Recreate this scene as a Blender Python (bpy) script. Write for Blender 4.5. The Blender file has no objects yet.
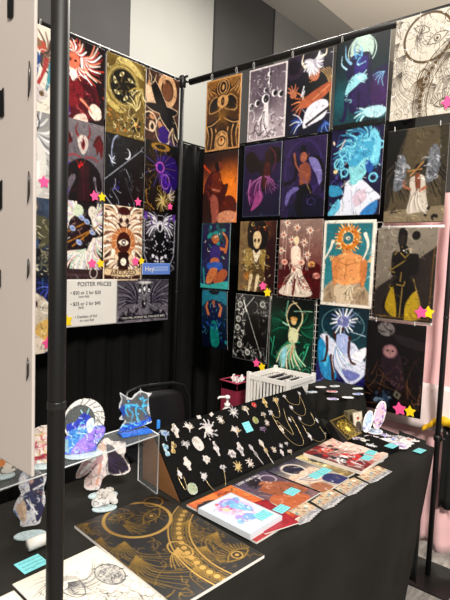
import bpy, bmesh, math, random
import numpy as np
from mathutils import Vector, Matrix

scn = bpy.context.scene
COL = scn.collection
PI = math.pi
EYE = 1.48

# ------------------------------------------------------------------ camera
FPX = 498.8
M = np.array([[0.6493, -0.7597, 0.0366], [0.036, 0.0787, 0.9963], [0.7597, 0.6455, -0.0784]])
_u, _s, _v = np.linalg.svd(M)
M = _u @ _v
cam = bpy.data.cameras.new('camera')
cam.sensor_fit = 'VERTICAL'
cam.sensor_height = 36.0
cam.lens = 36.0 * FPX / 600.0
cam.clip_start = 0.02
camo = bpy.data.objects.new('camera', cam)
COL.objects.link(camo)
mw = Matrix.Identity(4)
for i in range(3):
    mw[i][0] = M[0][i]; mw[i][1] = M[1][i]; mw[i][2] = -M[2][i]
mw[2][3] = EYE
camo.matrix_world = mw
scn.camera = camo


# survey of the place: where the sight line through a point of the photo meets a real plane of the booth
def _ray(x, y):
    return M.T @ np.array([x - 225.0, 300.0 - y, FPX])


def pz(x, y, z=0.74):
    r = _ray(x, y); k = (z - EYE) / r[2]
    return Vector((r[0] * k, r[1] * k, z))


def pxx(x, y, X):
    r = _ray(x, y); k = X / r[0]
    return Vector((X, r[1] * k, EYE + r[2] * k))


def py(x, y, Y):
    r = _ray(x, y); k = Y / r[1]
    return Vector((r[0] * k, Y, EYE + r[2] * k))


def pplane(x, y, p0, n):
    r = Vector(_ray(x, y)); o = Vector((0, 0, EYE))
    k = (Vector(p0) - o).dot(n) / r.dot(n)
    return o + r * k


# ------------------------------------------------------------------ materials
def srgb(h):
    if isinstance(h, str):
        h = h.lstrip('#')
        if len(h) == 3:
            h = ''.join(c * 2 for c in h)
        c = [int(h[i:i + 2], 16) / 255 for i in (0, 2, 4)]
    else:
        c = list(h)
    return np.array([v / 12.92 if v <= .04045 else ((v + .055) / 1.055) ** 2.4 for v in c])


_MC = {}


def mat(name, col, rough=.5, metal=0.0, noise=0, nscale=20, bump=0, bscale=60, trans=0, alpha=1, sheen=0, ior=1.45, coat=0):
    if name in _MC:
        return _MC[name]
    m = bpy.data.materials.new(name); m.use_nodes = True
    nt = m.node_tree; b = nt.nodes['Principled BSDF']
    c = srgb(col)
    b.inputs['Base Color'].default_value = (*c, 1)
    b.inputs['Roughness'].default_value = rough
    b.inputs['Metallic'].default_value = metal
    b.inputs['IOR'].default_value = ior
    if trans: b.inputs['Transmission Weight'].default_value = trans
    if alpha < 1: b.inputs['Alpha'].default_value = alpha
    if sheen: b.inputs['Sheen Weight'].default_value = sheen
    if coat: b.inputs['Coat Weight'].default_value = coat
    if noise or bump:
        tc = nt.nodes.new('ShaderNodeTexCoord')
        n = nt.nodes.new('ShaderNodeTexNoise'); n.inputs['Scale'].default_value = nscale; n.inputs['Detail'].default_value = 4
        nt.links.new(tc.outputs['Object'], n.inputs['Vector'])
        if noise:
            r = nt.nodes.new('ShaderNodeValToRGB')
            r.color_ramp.elements[0].position = .3; r.color_ramp.elements[1].position = .7
            r.color_ramp.elements[0].color = (*(c * (1 - noise)), 1)
            r.color_ramp.elements[1].color = (*np.minimum(c * (1 + noise), 1), 1)
            nt.links.new(n.outputs['Fac'], r.inputs['Fac'])
            nt.links.new(r.outputs['Color'], b.inputs['Base Color'])
        if bump:
            n2 = nt.nodes.new('ShaderNodeTexNoise'); n2.inputs['Scale'].default_value = bscale; n2.inputs['Detail'].default_value = 5
            nt.links.new(tc.outputs['Object'], n2.inputs['Vector'])
            bp = nt.nodes.new('ShaderNodeBump'); bp.inputs['Strength'].default_value = bump; bp.inputs['Distance'].default_value = .01
            nt.links.new(n2.outputs['Fac'], bp.inputs['Height'])
            nt.links.new(bp.outputs['Normal'], b.inputs['Normal'])
    _MC[name] = m
    return m


def artmat(name, rough=.3, metal=0.0, coat=0.0, lum_metal=False):
    """printed ink: the colour comes from the mesh's own 'ink' attribute"""
    if name in _MC:
        return _MC[name]
    m = bpy.data.materials.new(name); m.use_nodes = True
    nt = m.node_tree; b = nt.nodes['Principled BSDF']
    a = nt.nodes.new('ShaderNodeAttribute'); a.attribute_name = 'ink'
    nt.links.new(a.outputs['Color'], b.inputs['Base Color'])
    b.inputs['Roughness'].default_value = rough
    b.inputs['Metallic'].default_value = metal
    b.inputs['Coat Weight'].default_value = coat
    b.inputs['Coat Roughness'].default_value = .12
    if lum_metal:   # foil: the gilded ink is metal, the dark sheet is not
        s = nt.nodes.new('ShaderNodeSeparateColor'); nt.links.new(a.outputs['Color'], s.inputs[0])
        r = nt.nodes.new('ShaderNodeMapRange'); r.inputs['From Min'].default_value = .04; r.inputs['From Max'].default_value = .2
        nt.links.new(s.outputs[0], r.inputs['Value']); nt.links.new(r.outputs['Result'], b.inputs['Metallic'])
        r2 = nt.nodes.new('ShaderNodeMapRange'); r2.inputs['From Min'].default_value = .04; r2.inputs['From Max'].default_value = .2
        r2.inputs['To Min'].default_value = .3; r2.inputs['To Max'].default_value = .38
        nt.links.new(s.outputs[0], r2.inputs['Value']); nt.links.new(r2.outputs['Result'], b.inputs['Roughness'])
    _MC[name] = m
    return m


M_INK = artmat('printed_gloss', .34)
M_MATTE = artmat('printed_matte', .6)
M_FOIL = artmat('printed_foil', lum_metal=True)
M_PAPER = mat('paper_white', '#e9e4dc', .6)
M_BLACK = mat('black_powder_coat', '#141414', .38)
M_POLE = mat('pole_dark', '#0b0b0b', .5, noise=.1, nscale=40)
M_ACR = mat('clear_acrylic', '#dfe8ea', .05, alpha=.07, ior=1.49)
M_ACRE = mat('acrylic_frosted_edge', '#eef2f4', .25, alpha=.75)
M_SILVER = mat('silver_metal', '#cfcac2', .28, metal=.85)
M_GOLD = mat('gold_metal', '#dcc690', .32, metal=.7)
M_CYAN = mat('cyan_card', '#6fd0d6', .6)
M_INKPEN = mat('pen_ink', '#23252a', .6)


# ------------------------------------------------------------------ mesh helpers
def link(name, me, parent=None, mats=(), smooth=False):
    o = bpy.data.objects.new(name, me); COL.objects.link(o)
    for m in mats: me.materials.append(m)
    if smooth:
        for p in me.polygons: p.use_smooth = True
    if parent is not None: o.parent = parent
    return o


def frombm(name, bm, m, parent=None, smooth=False):
    me = bpy.data.meshes.new(name); bmesh.ops.recalc_face_normals(bm, faces=bm.faces[:]); bm.to_mesh(me); bm.free()
    return link(name, me, parent, (m if isinstance(m, (list, tuple)) else (m,)), smooth)


def tag(o, label, cat, group=None):
    o['label'] = label; o['category'] = cat
    if group: o['group'] = group
    return o


def struct(o):
    o['kind'] = 'structure'
    return o


def thing(name, label, cat, loc=(0, 0, 0), group=None):
    o = bpy.data.objects.new(name, None); COL.objects.link(o); o.location = loc
    o.empty_display_size = .05
    return tag(o, label, cat, group)


def box(bm, lo, hi, mi=0, mtx=None):
    v = [bm.verts.new((x, y, z)) for x in (lo[0], hi[0]) for y in (lo[1], hi[1]) for z in (lo[2], hi[2])]
    if mtx is not None:
        for a in v: a.co = mtx @ a.co
    for f in ((0, 1, 3, 2), (4, 6, 7, 5), (0, 4, 5, 1), (2, 3, 7, 6), (0, 2, 6, 4), (1, 5, 7, 3)):
        fc = bm.faces.new([v[i] for i in f]); fc.material_index = mi
    return v


def tube(bm, pts, r, seg=8, cap=True, mi=0):
    pts = [Vector(p) for p in pts]
    rings = []
    rr = r if isinstance(r, (list, tuple)) else [r] * len(pts)
    up = None
    for i, p in enumerate(pts):
        a = pts[max(i - 1, 0)]; b = pts[min(i + 1, len(pts) - 1)]
        t = (b - a)
        if t.length < 1e-9: t = Vector((0, 0, 1))
        t.normalize()
        if up is None:
            up = Vector((0, 0, 1)) if abs(t.z) < .9 else Vector((1, 0, 0))
        s = t.cross(up); s.normalize(); n = s.cross(t); n.normalize(); up = n
        rings.append([bm.verts.new(p + (s * math.cos(k * 2 * PI / seg) + n * math.sin(k * 2 * PI / seg)) * rr[i]) for k in range(seg)])
    for i in range(len(rings) - 1):
        for k in range(seg):
            f = bm.faces.new((rings[i][k], rings[i][(k + 1) % seg], rings[i + 1][(k + 1) % seg], rings[i + 1][k])); f.material_index = mi; f.smooth = True
    if cap:
        bm.faces.new(rings[0][::-1]).material_index = mi; bm.faces.new(rings[-1]).material_index = mi


def lathe(bm, prof, c=(0, 0, 0), seg=20, mi=0):
    rings = []
    for r, z in prof:
        rings.append([bm.verts.new((c[0] + r * math.cos(k * 2 * PI / seg), c[1] + r * math.sin(k * 2 * PI / seg), c[2] + z)) for k in range(seg)])
    for i in range(len(rings) - 1):
        for k in range(seg):
            f = bm.faces.new((rings[i][k], rings[i][(k + 1) % seg], rings[i + 1][(k + 1) % seg], rings[i + 1][k])); f.smooth = True; f.material_index = mi
    bm.faces.new(rings[0][::-1]); bm.faces.new(rings[-1])


def bevel(o, w=.002, seg=2):
    b = o.modifiers.new('bevel', 'BEVEL'); b.width = w; b.segments = seg; b.limit_method = 'ANGLE'
    return o


# ------------------------------------------------------------------ picture drawing (colour per mesh point)
def catmull(P, closed=True, n=6):
    P = [np.array(p, float) for p in P]; N = len(P); out = []
    rng = range(N) if closed else range(N - 1)
    for i in rng:
        if closed: a, b, c, d = P[i - 1], P[i], P[(i + 1) % N], P[(i + 2) % N]
        else: a, b, c, d = P[max(i - 1, 0)], P[i], P[i + 1], P[min(i + 2, N - 1)]
        for k in range(n):
            t = k / n
            out.append(.5 * ((2 * b) + (-a + c) * t + (2 * a - 5 * b + 4 * c - d) * t * t + (-a + 3 * b - 3 * c + d) * t ** 3))
    if not closed: out.append(P[-1])
    return out


class Art:
    def __init__(s, h=1.545, nx=72, bg='#000000'):
        s.h = h; s.nx = nx; s.ny = max(3, int(round(nx * h)))
        xs = np.linspace(0, 1, s.nx); ys = np.linspace(0, h, s.ny)
        s.x, s.y = np.meshgrid(xs, ys)
        s.s = 1.0 / nx
        s.c = np.ones((s.ny, s.nx, 3)) * srgb(bg)
        s.m = np.zeros((s.ny, s.nx))           # cut-out coverage
        s.cut = False

    def mix(s, k, col, a=1.0):
        k = np.clip(k, 0, 1) * a
        s.c = s.c * (1 - k[..., None]) + srgb(col) * k[..., None]
        if s.cut: s.m = np.maximum(s.m, k)
        return s

    def sd(s, d, col, a=1, soft=1.0):
        return s.mix(.5 - d / (s.s * soft), col, a)

    def grad(s, c0, c1, y0=0, y1=None, ax='y'):
        y1 = s.h if y1 is None else y1
        t = np.clip(((s.y if ax == 'y' else s.x) - y0) / (y1 - y0), 0, 1)[..., None]
        s.c = srgb(c0) * (1 - t) + srgb(c1) * t
        return s

    def glow(s, cx, cy, r, col, a=1.0):
        d = np.hypot(s.x - cx, s.y - cy) / r
        return s.mix(np.exp(-d * d * 2), col, a)

    def el(s, cx, cy, rx, ry, col, rot=0, a=1, soft=1.0):
        ca, sa = math.cos(math.radians(rot)), math.sin(math.radians(rot))
        X = (s.x - cx) * ca + (s.y - cy) * sa; Y = -(s.x - cx) * sa + (s.y - cy) * ca
        d = (np.hypot(X / rx, Y / ry) - 1) * min(rx, ry)
        return s.sd(d, col, a, soft)

    def ring(s, cx, cy, r, w, col, ry=None, a=1, rot=0):
        ry = ry or r
        ca, sa = math.cos(math.radians(rot)), math.sin(math.radians(rot))
        X = (s.x - cx) * ca + (s.y - cy) * sa; Y = -(s.x - cx) * sa + (s.y - cy) * ca
        d = np.abs((np.hypot(X / r, Y / ry) - 1) * min(r, ry)) - w / 2
        return s.sd(d, col, a)

    def po(s, P, col, a=1, soft=1.0):
        ins = np.zeros(s.x.shape, bool); d = np.full(s.x.shape, 9.0)
        N = len(P)
        for i in range(N):
            x0, y0 = P[i]; x1, y1 = P[(i + 1) % N]
            if y0 != y1:
                cnd = ((y0 > s.y) != (y1 > s.y)) & (s.x < (x1 - x0) * (s.y - y0) / (y1 - y0) + x0)
                ins ^= cnd
            dx, dy = x1 - x0, y1 - y0; L = dx * dx + dy * dy + 1e-12
            t = np.clip(((s.x - x0) * dx + (s.y - y0) * dy) / L, 0, 1)
            d = np.minimum(d, np.hypot(s.x - x0 - t * dx, s.y - y0 - t * dy))
        return s.sd(np.where(ins, -d, d), col, a, soft)

    def bl(s, P, col, a=1, soft=1.0):
        return s.po(catmull(P, True, 5), col, a, soft)

    def ln(s, P, w, col, w2=None, a=1, smooth=False):
        if smooth: P = catmull(P, False, 5)
        w2 = w if w2 is None else w2; n = len(P) - 1
        best = np.full(s.x.shape, 9.0)
        for i in range(n):
            x0, y0 = P[i]; x1, y1 = P[i + 1]
            dx, dy = x1 - x0, y1 - y0; L = dx * dx + dy * dy + 1e-12
            t = np.clip(((s.x - x0) * dx + (s.y - y0) * dy) / L, 0, 1)
            ww = w + (w2 - w) * (i + t) / n
            best = np.minimum(best, np.hypot(s.x - x0 - t * dx, s.y - y0 - t * dy) - ww / 2)
        return s.sd(best, col, a)

    def wing(s, x, y, a0, a1, L, n, w, cols, L2=None, bend=.25, seed=1):
        rg = random.Random(seed); L2 = L if L2 is None else L2
        for i in range(n):
            t = i / max(n - 1, 1); an = math.radians(a0 + (a1 - a0) * t); l = (L + (L2 - L) * t) * rg.uniform(.85, 1.1)
            bx = math.cos(an + bend); by = math.sin(an + bend)
            ex, ey = x + math.cos(an) * l, y + math.sin(an) * l
            mx, my = x + bx * l * .5, y + by * l * .5
            s.ln([(x, y), (mx, my), (ex, ey)], w, cols[i % len(cols)], w * .35, smooth=True)
        return s

    def scrib(s, seed, n, cols, w=.012, b=(0, 0, 1, 1.5), L=.15, curl=2.0, a=1):
        rg = random.Random(seed)
        for i in range(n):
            x = rg.uniform(b[0], b[2]); y = rg.uniform(b[1], b[3]); an = rg.uniform(0, 6.28); k = rg.uniform(-curl, curl); l = L * rg.uniform(.4, 1.2)
            P = [(x, y)]
            for j in range(6):
                an += k * .35; x += math.cos(an) * l / 6; y += math.sin(an) * l / 6; P.append((x, y))
            s.ln(P, w, rg.choice(cols), w * .3, a=a)
        return s

    def blot(s, seed, n, cols, r=.05, b=(0, 0, 1, 1.5), a=1):
        rg = random.Random(seed)
        for i in range(n):
            s.el(rg.uniform(b[0], b[2]), rg.uniform(b[1], b[3]), r * rg.uniform(.4, 1.2), r * rg.uniform(.3, 1), rg.choice(cols), rg.uniform(0, 180), a)
        return s

    def dots(s, seed, n, col, r=.008, b=(0, 0, 1, 1.5)):
        return s.blot(seed, n, col if isinstance(col, list) else [col], r, b)

    def tex(s, seed, amp=.2, k=8):
        rg = np.random.RandomState(seed)
        g = rg.rand(int(k * s.h) + 2, k + 2)
        fy = s.y / s.h * (g.shape[0] - 1.001); fx = s.x * (g.shape[1] - 1.001)
        iy = fy.astype(int); ix = fx.astype(int); ty = fy - iy; tx = fx - ix
        v = (g[iy, ix] * (1 - tx) + g[iy, ix + 1] * tx) * (1 - ty) + (g[iy + 1, ix] * (1 - tx) + g[iy + 1, ix + 1] * tx) * ty
        s.c = np.clip(s.c * (1 + amp * (v - .5) * 2)[..., None], 0, 1)
        return s

    def mirror(s):
        half = s.nx // 2
        s.c[:, s.nx - half:] = s.c[:, :half][:, ::-1]
        s.m[:, s.nx - half:] = s.m[:, :half][:, ::-1]
        return s

    def detail(s, seed, n=110, w=.011, L=.10):
        """fine pen work: short strokes a little darker or lighter than the ink below"""
        rg = random.Random(seed)
        for i in range(n):
            x = rg.random(); y = rg.random() * s.h
            iy = min(int(y / s.h * s.ny), s.ny - 1); ix = min(int(x * s.nx), s.nx - 1)
            c = s.c[iy, ix]; k = rg.choice((.25, .4, .55, .7, 1.5, 2.0)); cc = np.clip(c * k + (.004 if k > 1 else 0), 0, 1)
            an = rg.uniform(0, 6.28); cu = rg.uniform(-2.2, 2.2); l = L * rg.uniform(.4, 1.3); P = [(x, y)]
            for j in range(5):
                an += cu * .35; x += math.cos(an) * l / 5; y += math.sin(an) * l / 5; P.append((x, y))
            xs = [p[0] for p in P]; ys = [p[1] for p in P]
            a0 = max(int((min(xs) - .03) * s.nx), 0); a1 = min(int((max(xs) + .03) * s.nx) + 2, s.nx)
            b0 = max(int((min(ys) - .03) / s.h * s.ny), 0); b1 = min(int((max(ys) + .03) / s.h * s.ny) + 2, s.ny)
            if a1 - a0 < 2 or b1 - b0 < 2: continue
            best = np.full((b1 - b0, a1 - a0), 9.0); X = s.x[b0:b1, a0:a1]; Y = s.y[b0:b1, a0:a1]
            for q in range(5):
                x0, y0 = P[q]; x1, y1 = P[q + 1]; dx, dy = x1 - x0, y1 - y0; LL = dx * dx + dy * dy + 1e-12
                t = np.clip(((X - x0) * dx + (Y - y0) * dy) / LL, 0, 1)
                best = np.minimum(best, np.hypot(X - x0 - t * dx, Y - y0 - t * dy) - w * (1 - q / 5) / 2)
            kk = np.clip(.5 - best / s.s, 0, 1)[..., None] * .85
            s.c[b0:b1, a0:a1] = s.c[b0:b1, a0:a1] * (1 - kk) + cc * kk
        return s

    def border(s, w, col):
        d = np.minimum(np.minimum(s.x, 1 - s.x), np.minimum(s.y, s.h - s.y))
        return s.sd(d - w, col)


def art_mesh(name, A, w, mat_, back=M_PAPER, thick=.0012, bow=0.0, curl=0.0, wave=None):
    """a printed sheet: width w along +x, height w*A.h along -y, facing +z, top-left at the origin"""
    nx, ny = A.nx, A.ny
    X = A.x * w; Y = -A.y * w
    Z = bow * np.sin(A.x * PI) + curl * (A.y / A.h) ** 2
    if wave is not None: Z = Z + wave(A.x, A.y / A.h)
    co = np.stack([X, Y, Z], -1).reshape(-1, 3)
    idx = np.arange(nx * ny).reshape(ny, nx)
    rim = np.concatenate([idx[0, :], idx[1:, -1], idx[-1, :-1][::-1], idx[1:-1, 0][::-1]])
    n0 = nx * ny
    back_co = co[rim] - np.array([0, 0, thick])
    allco = np.concatenate([co, back_co])
    f = np.stack([idx[:-1, :-1], idx[1:, :-1], idx[1:, 1:], idx[:-1, 1:]], -1).reshape(-1, 4)
    faces = f.tolist(); nf = len(faces); R = len(rim)
    for k in range(R):
        k2 = (k + 1) % R
        faces.append([int(rim[k]), int(rim[k2]), n0 + k2, n0 + k])
    # back as strips between left/right border (keeps curl)
    # rim order: top row (nx), right col (ny-1), bottom row reversed (nx-1), left col reversed (ny-2)
    bt = [n0 + i for i in range(R)]
    faces.append(bt)
    me = bpy.data.meshes.new(name)
    me.from_pydata(allco.tolist(), [], faces)
    me.materials.append(mat_); me.materials.append(back)
    mi = np.ones(len(faces), int); mi[:nf] = 0
    me.polygons.foreach_set('material_index', mi)
    sm = np.zeros(len(faces), bool); sm[:nf] = True
    me.polygons.foreach_set('use_smooth', sm)
    at = me.color_attributes.new('ink', 'FLOAT_COLOR', 'POINT')
    cc = np.ones((len(allco), 4), np.float32); cc[:n0, :3] = A.c.reshape(-1, 3); cc[n0:, :3] = .7
    at.data.foreach_set('color', cc.ravel())
    me.update()
    return me


def cut_mesh(name, A, w, mats, thick=.003, clear=None, relief=0.0):
    """a cut-out following A's coverage; faces in `clear` (mask) take the second material"""
    nx, ny = A.nx, A.ny
    keepv = A.m > .5
    fk = (keepv[:-1, :-1].astype(int) + keepv[1:, :-1] + keepv[1:, 1:] + keepv[:-1, 1:]) >= 3
    idx = np.arange(nx * ny).reshape(ny, nx)
    f = np.stack([idx[:-1, :-1], idx[1:, :-1], idx[1:, 1:], idx[:-1, 1:]], -1)[fk]
    mi = np.zeros(len(f), int)
    if clear is not None: mi = (clear[:-1, :-1] > .5)[fk].astype(int)
    used = np.unique(f); mp = -np.ones(nx * ny, int); mp[used] = np.arange(len(used))
    lum = A.c.mean(-1)
    co = np.stack([(A.x - .5) * w, (A.h - A.y) * w, lum * relief], -1).reshape(-1, 3)[used]
    me = bpy.data.meshes.new(name)
    me.from_pydata(co.tolist(), [], mp[f].tolist())
    for m in mats: me.materials.append(m)
    me.polygons.foreach_set('material_index', mi)
    at = me.color_attributes.new('ink', 'FLOAT_COLOR', 'POINT')
    cc = np.ones((len(used), 4), np.float32); cc[:, :3] = A.c.reshape(-1, 3)[used]
    at.data.foreach_set('color', cc.ravel())
    me.update()
    return me


def solid(o, t):
    m = o.modifiers.new('thickness', 'SOLIDIFY'); m.thickness = t; m.offset = -1
    return o


def basis(o, origin, u, v):
    """local +x along u, local -y along v, local +z out of the face"""
    u = Vector(u).normalized(); v = Vector(v).normalized(); y = -v; n = u.cross(y).normalized(); y = n.cross(u)
    m = Matrix.Identity(4)
    for i in range(3):
        m[i][0] = u[i]; m[i][1] = y[i]; m[i][2] = n[i]; m[i][3] = origin[i]
    o.matrix_world = m
    return o


def text_mesh(name, body, size, m, parent, x, y, z=.0015, align='LEFT', sx=1.0, rot=0):
    cu = bpy.data.curves.new(name, 'FONT'); cu.body = body; cu.size = size; cu.extrude = .0002; cu.align_x = align; cu.space_line = .9
    t = bpy.data.objects.new(name + '_src', cu); COL.objects.link(t)
    bpy.context.view_layer.update()
    me = bpy.data.meshes.new_from_object(t.evaluated_get(bpy.context.evaluated_depsgraph_get()))
    bpy.data.objects.remove(t)
    me.name = name
    me.materials.clear()
    o = link(name, me, parent, (m,))
    o.location = (x, y, z); o.scale = (sx, 1, 1); o.rotation_euler[2] = rot
    return o


def sheet(name, label, cat, A, w, origin, u, v, m=None, group=None, **k):
    me = art_mesh(name, A, w, m or M_INK, **k)
    o = link(name, me)
    basis(o, origin, u, v)
    if label: tag(o, label, cat, group)
    return o



# ================================================================== THE HALL
def carpet_mat():
    m = bpy.data.materials.new('grey_carpet'); m.use_nodes = True; nt = m.node_tree; b = nt.nodes['Principled BSDF']
    tc = nt.nodes.new('ShaderNodeTexCoord'); mp = nt.nodes.new('ShaderNodeMapping'); mp.inputs['Scale'].default_value = (3, 16, 1)
    mp.inputs['Rotation'].default_value = (0, 0, .5)
    nt.links.new(tc.outputs['Object'], mp.inputs['Vector'])
    n = nt.nodes.new('ShaderNodeTexNoise'); n.inputs['Scale'].default_value = 1.4; n.inputs['Detail'].default_value = 8; n.inputs['Roughness'].default_value = .75
    nt.links.new(mp.outputs['Vector'], n.inputs['Vector'])
    r = nt.nodes.new('ShaderNodeValToRGB'); r.color_ramp.elements[0].position = .36; r.color_ramp.elements[1].position = .64
    r.color_ramp.elements[0].color = (*srgb('#6a6662'), 1); r.color_ramp.elements[1].color = (*srgb('#a8a29b'), 1)
    nt.links.new(n.outputs['Fac'], r.inputs['Fac']); nt.links.new(r.outputs['Color'], b.inputs['Base Color'])
    b.inputs['Roughness'].default_value = .95
    return m


bm = bmesh.new(); box(bm, (-6, -6, -.05), (16, 6.5, 0)); struct(frombm('floor', bm, carpet_mat()))
CEIL = 6.82
m_wl = mat('wall_paint_light', '#a0a09b', .8, noise=.05, nscale=.6)
m_wd = mat('wall_paint_charcoal', '#403f3f', .8, noise=.05, nscale=2)
m_wm = mat('wall_paint_grey', '#7a7976', .8, noise=.05, nscale=1)
bm = bmesh.new()
for a, b_, mi in ((-6, 5.13, 1), (5.13, 7.05, 0), (7.05, 8.92, 1), (8.92, 16, 2)):
    box(bm, (a, 6.5, 0), (b_, 6.6, CEIL), mi)
struct(frombm('wall_back', bm, [m_wl, m_wd, m_wm]))
for i, xx in enumerate((5.13, 7.05, 8.92)):
    bm = bmesh.new(); box(bm, (xx - .02, 6.488, 0), (xx + .02, 6.4995, CEIL)); struct(frombm('trim_%d' % (i + 1), bm, m_wl if i == 0 else mat('trim_dark', '#2f2f2f', .6)))
bm = bmesh.new(); box(bm, (16, -6, 0), (16.1, 6.6, CEIL)); struct(frombm('wall_right', bm, m_wm))
bm = bmesh.new(); box(bm, (-6.1, -6, 0), (-6, 6.6, CEIL)); struct(frombm('wall_left', bm, m_wm))
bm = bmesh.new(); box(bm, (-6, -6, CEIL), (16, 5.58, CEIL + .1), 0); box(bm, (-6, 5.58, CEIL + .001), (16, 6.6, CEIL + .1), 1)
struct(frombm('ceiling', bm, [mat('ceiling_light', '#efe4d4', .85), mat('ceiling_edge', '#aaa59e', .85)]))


# ================================================================== BOOTH FRAME
ZB = 2.655
XR, YB, XL, YF = 2.40, 2.47, 0.40, 0.665


def post(label, x, y, r, top=ZB + .03, fit=True):
    t = thing('pipe_post', label, 'pole', (x, y, 0), 'upright poles of the booth frame')
    bm = bmesh.new(); tube(bm, [(0, 0, .012), (0, 0, top)], r, 16); frombm('pole', bm, M_POLE, t)
    bm = bmesh.new(); box(bm, (-.13, -.13, 0), (.13, .13, .008)); bevel(frombm('base_plate', bm, M_BLACK, t), .003)
    bm = bmesh.new(); lathe(bm, [(r + .0002, -.006), (r + .001, -.005), (r + .001, .005), (r + .0002, .006)], (0, 0, 1.255)); frombm('collar', bm, mat('collar', '#1c1c1b', .3), t)
    if fit:
        bm = bmesh.new(); lathe(bm, [(r + .001, -.04), (r + .009, -.034), (r + .009, .034), (r + .001, .04)], (0, 0, ZB))
        tube(bm, [(-.045, 0, .012 + ZB), (.045, 0, .012 + ZB)], .008, 8); tube(bm, [(0, -.045, ZB + .028), (0, .045, ZB + .028)], .008, 8)
        frombm('corner_fitting', bm, M_BLACK, t)
    return t


post('thick black front pole rising beside the white board edge', XL, YF, .0132)
post('black corner pole between the two poster walls', XR - .01, YB, .0135)
rp = post('thin black pole behind the front right table corner', XR + .012, .705, .0125)
bm = bmesh.new()
lathe(bm, [(.0128, -.03), (.018, -.026), (.018, -.004), (.0128, 0)], (0, 0, .70))
tube(bm, [(0, -.013, .685), (0, -.036, .685)], .006, 8)
frombm('lock_collar', bm, M_BLACK, rp)
bm = bmesh.new(); tube(bm, [(XL, YF, ZB), (XL, YB, ZB)], .013, 12)
tag(frombm('cross_bar', bm, M_BLACK), 'black bar overhead carrying the white board on the left', 'bar', 'horizontal bars of the booth frame')
bm = bmesh.new(); tube(bm, [(XL, YB, ZB), (XR - .06, YB, ZB)], .016, 12)
tag(frombm('cross_bar', bm, M_BLACK), 'black horizontal bar above the back wall of posters', 'bar', 'horizontal bars of the booth frame')
bm = bmesh.new(); tube(bm, [(XR + .012, YB - .05, ZB - .005), (XR + .012, .725, ZB - .005)], .020, 12)
tag(frombm('cross_bar', bm, M_BLACK), 'black horizontal bar above the right wall of posters', 'bar', 'horizontal bars of the booth frame')


# black drapes
def drape(name, label, p0, p1, z0, z1, amp, per, seed, m, cat='curtain', n=None, off=0):
    p0 = Vector((*p0, 0)); p1 = Vector((*p1, 0)); L = (p1 - p0).length; d = (p1 - p0) / L; nn = Vector((-d.y, d.x, 0))
    n = n or int(L / .014); rg = random.Random(seed); ph = [rg.uniform(0, 6) for _ in range(3)]
    bm = bmesh.new(); rows = []
    for j in range(9):
        t = j / 8; z = z0 + (z1 - z0) * t; row = []
        for i in range(n + 1):
            s = L * i / n
            a = amp * (math.sin(s * 2 * PI / per + ph[0] + .5 * math.sin(s * 5 + ph[1])) + .4 * math.sin(s * 2 * PI / (per * .43) + ph[2] + (1 - t))) * (1 - .45 * t)
            q = p0 + d * s + nn * a; row.append(bm.verts.new((q.x, q.y, z)))
        rows.append(row)
    for j in range(8):
        for i in range(n):
            f = bm.faces.new((rows[j][i], rows[j][i + 1], rows[j + 1][i + 1], rows[j + 1][i])); f.smooth = True
    o = frombm(name, bm, m, None, True); solid(o, .002)
    return tag(o, label, cat)


M_DRAPE = mat('black_drape', '#0e0e0e', .9, noise=.25, nscale=12, bump=.15, bscale=300)
M_DRAPE.node_tree.nodes['Principled BSDF'].inputs['Specular IOR Level'].default_value = .2
t = drape('pipe_drape', 'black pleated curtain hanging behind the left wall of posters', (-.6, 2.62), (2.86, 2.62), .02, 2.31, .022, .16, 3, M_DRAPE)
t = drape('pipe_drape', 'black pleated curtain behind the right wall of posters', (2.66, 2.54), (2.66, 1.0), .02, 2.26, .020, .14, 5, M_DRAPE)
for lab, a, b_, z in (('thin rail at the top of the back black curtain', (-.6, 2.62), (2.90, 2.62), 2.317), ('thin rail at the top of the right black curtain', (2.66, 2.56), (2.66, .95), 2.267)):
    bm = bmesh.new(); tube(bm, [(*a, z), (*b_, z)], .006, 8); tag(frombm('drape_rail', bm, M_BLACK), lab, 'rail', 'curtain rails')

# white wire grid panels behind the lower posters on the right wall
M_WIRE = mat('white_coated_wire', '#e6e2dc', .4)


def gridpanel(label, y0, y1, z0, z1, X, group='white wire grid panels'):
    t = thing('wire_grid_panel', label, 'grid panel', (X, (y0 + y1) / 2, 0), group)
    bm = bmesh.new(); yc = (y0 + y1) / 2
    n = int(round((y1 - y0) / .036))
    for i in range(n + 1):
        y = y0 + (y1 - y0) * i / n - yc; tube(bm, [(0, y, z0), (0, y, z1)], .0022, 5)
    n = int(round((z1 - z0) / .036))
    for i in range(n + 1):
        z = z0 + (z1 - z0) * i / n; tube(bm, [(.003, y0 - yc, z), (.003, y1 - yc, z)], .0022, 5)
    frombm('wire_mesh', bm, M_WIRE, t)
    bm = bmesh.new()
    tube(bm, [(0, y0 - yc, 0.0), (0, y0 - yc, z1), (0, y1 - yc, z1), (0, y1 - yc, 0.0)], .006, 8)
    frombm('rim_rod', bm, M_WIRE, t)
    return t


gridpanel('white wire grid showing between the faun and blue fairy posters', 1.345, 1.685, .60, 1.62, 2.405)
gridpanel('white wire grid behind the two posters next to the pink satin', 1.03, 1.338, .60, 1.70, 2.405)

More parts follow.
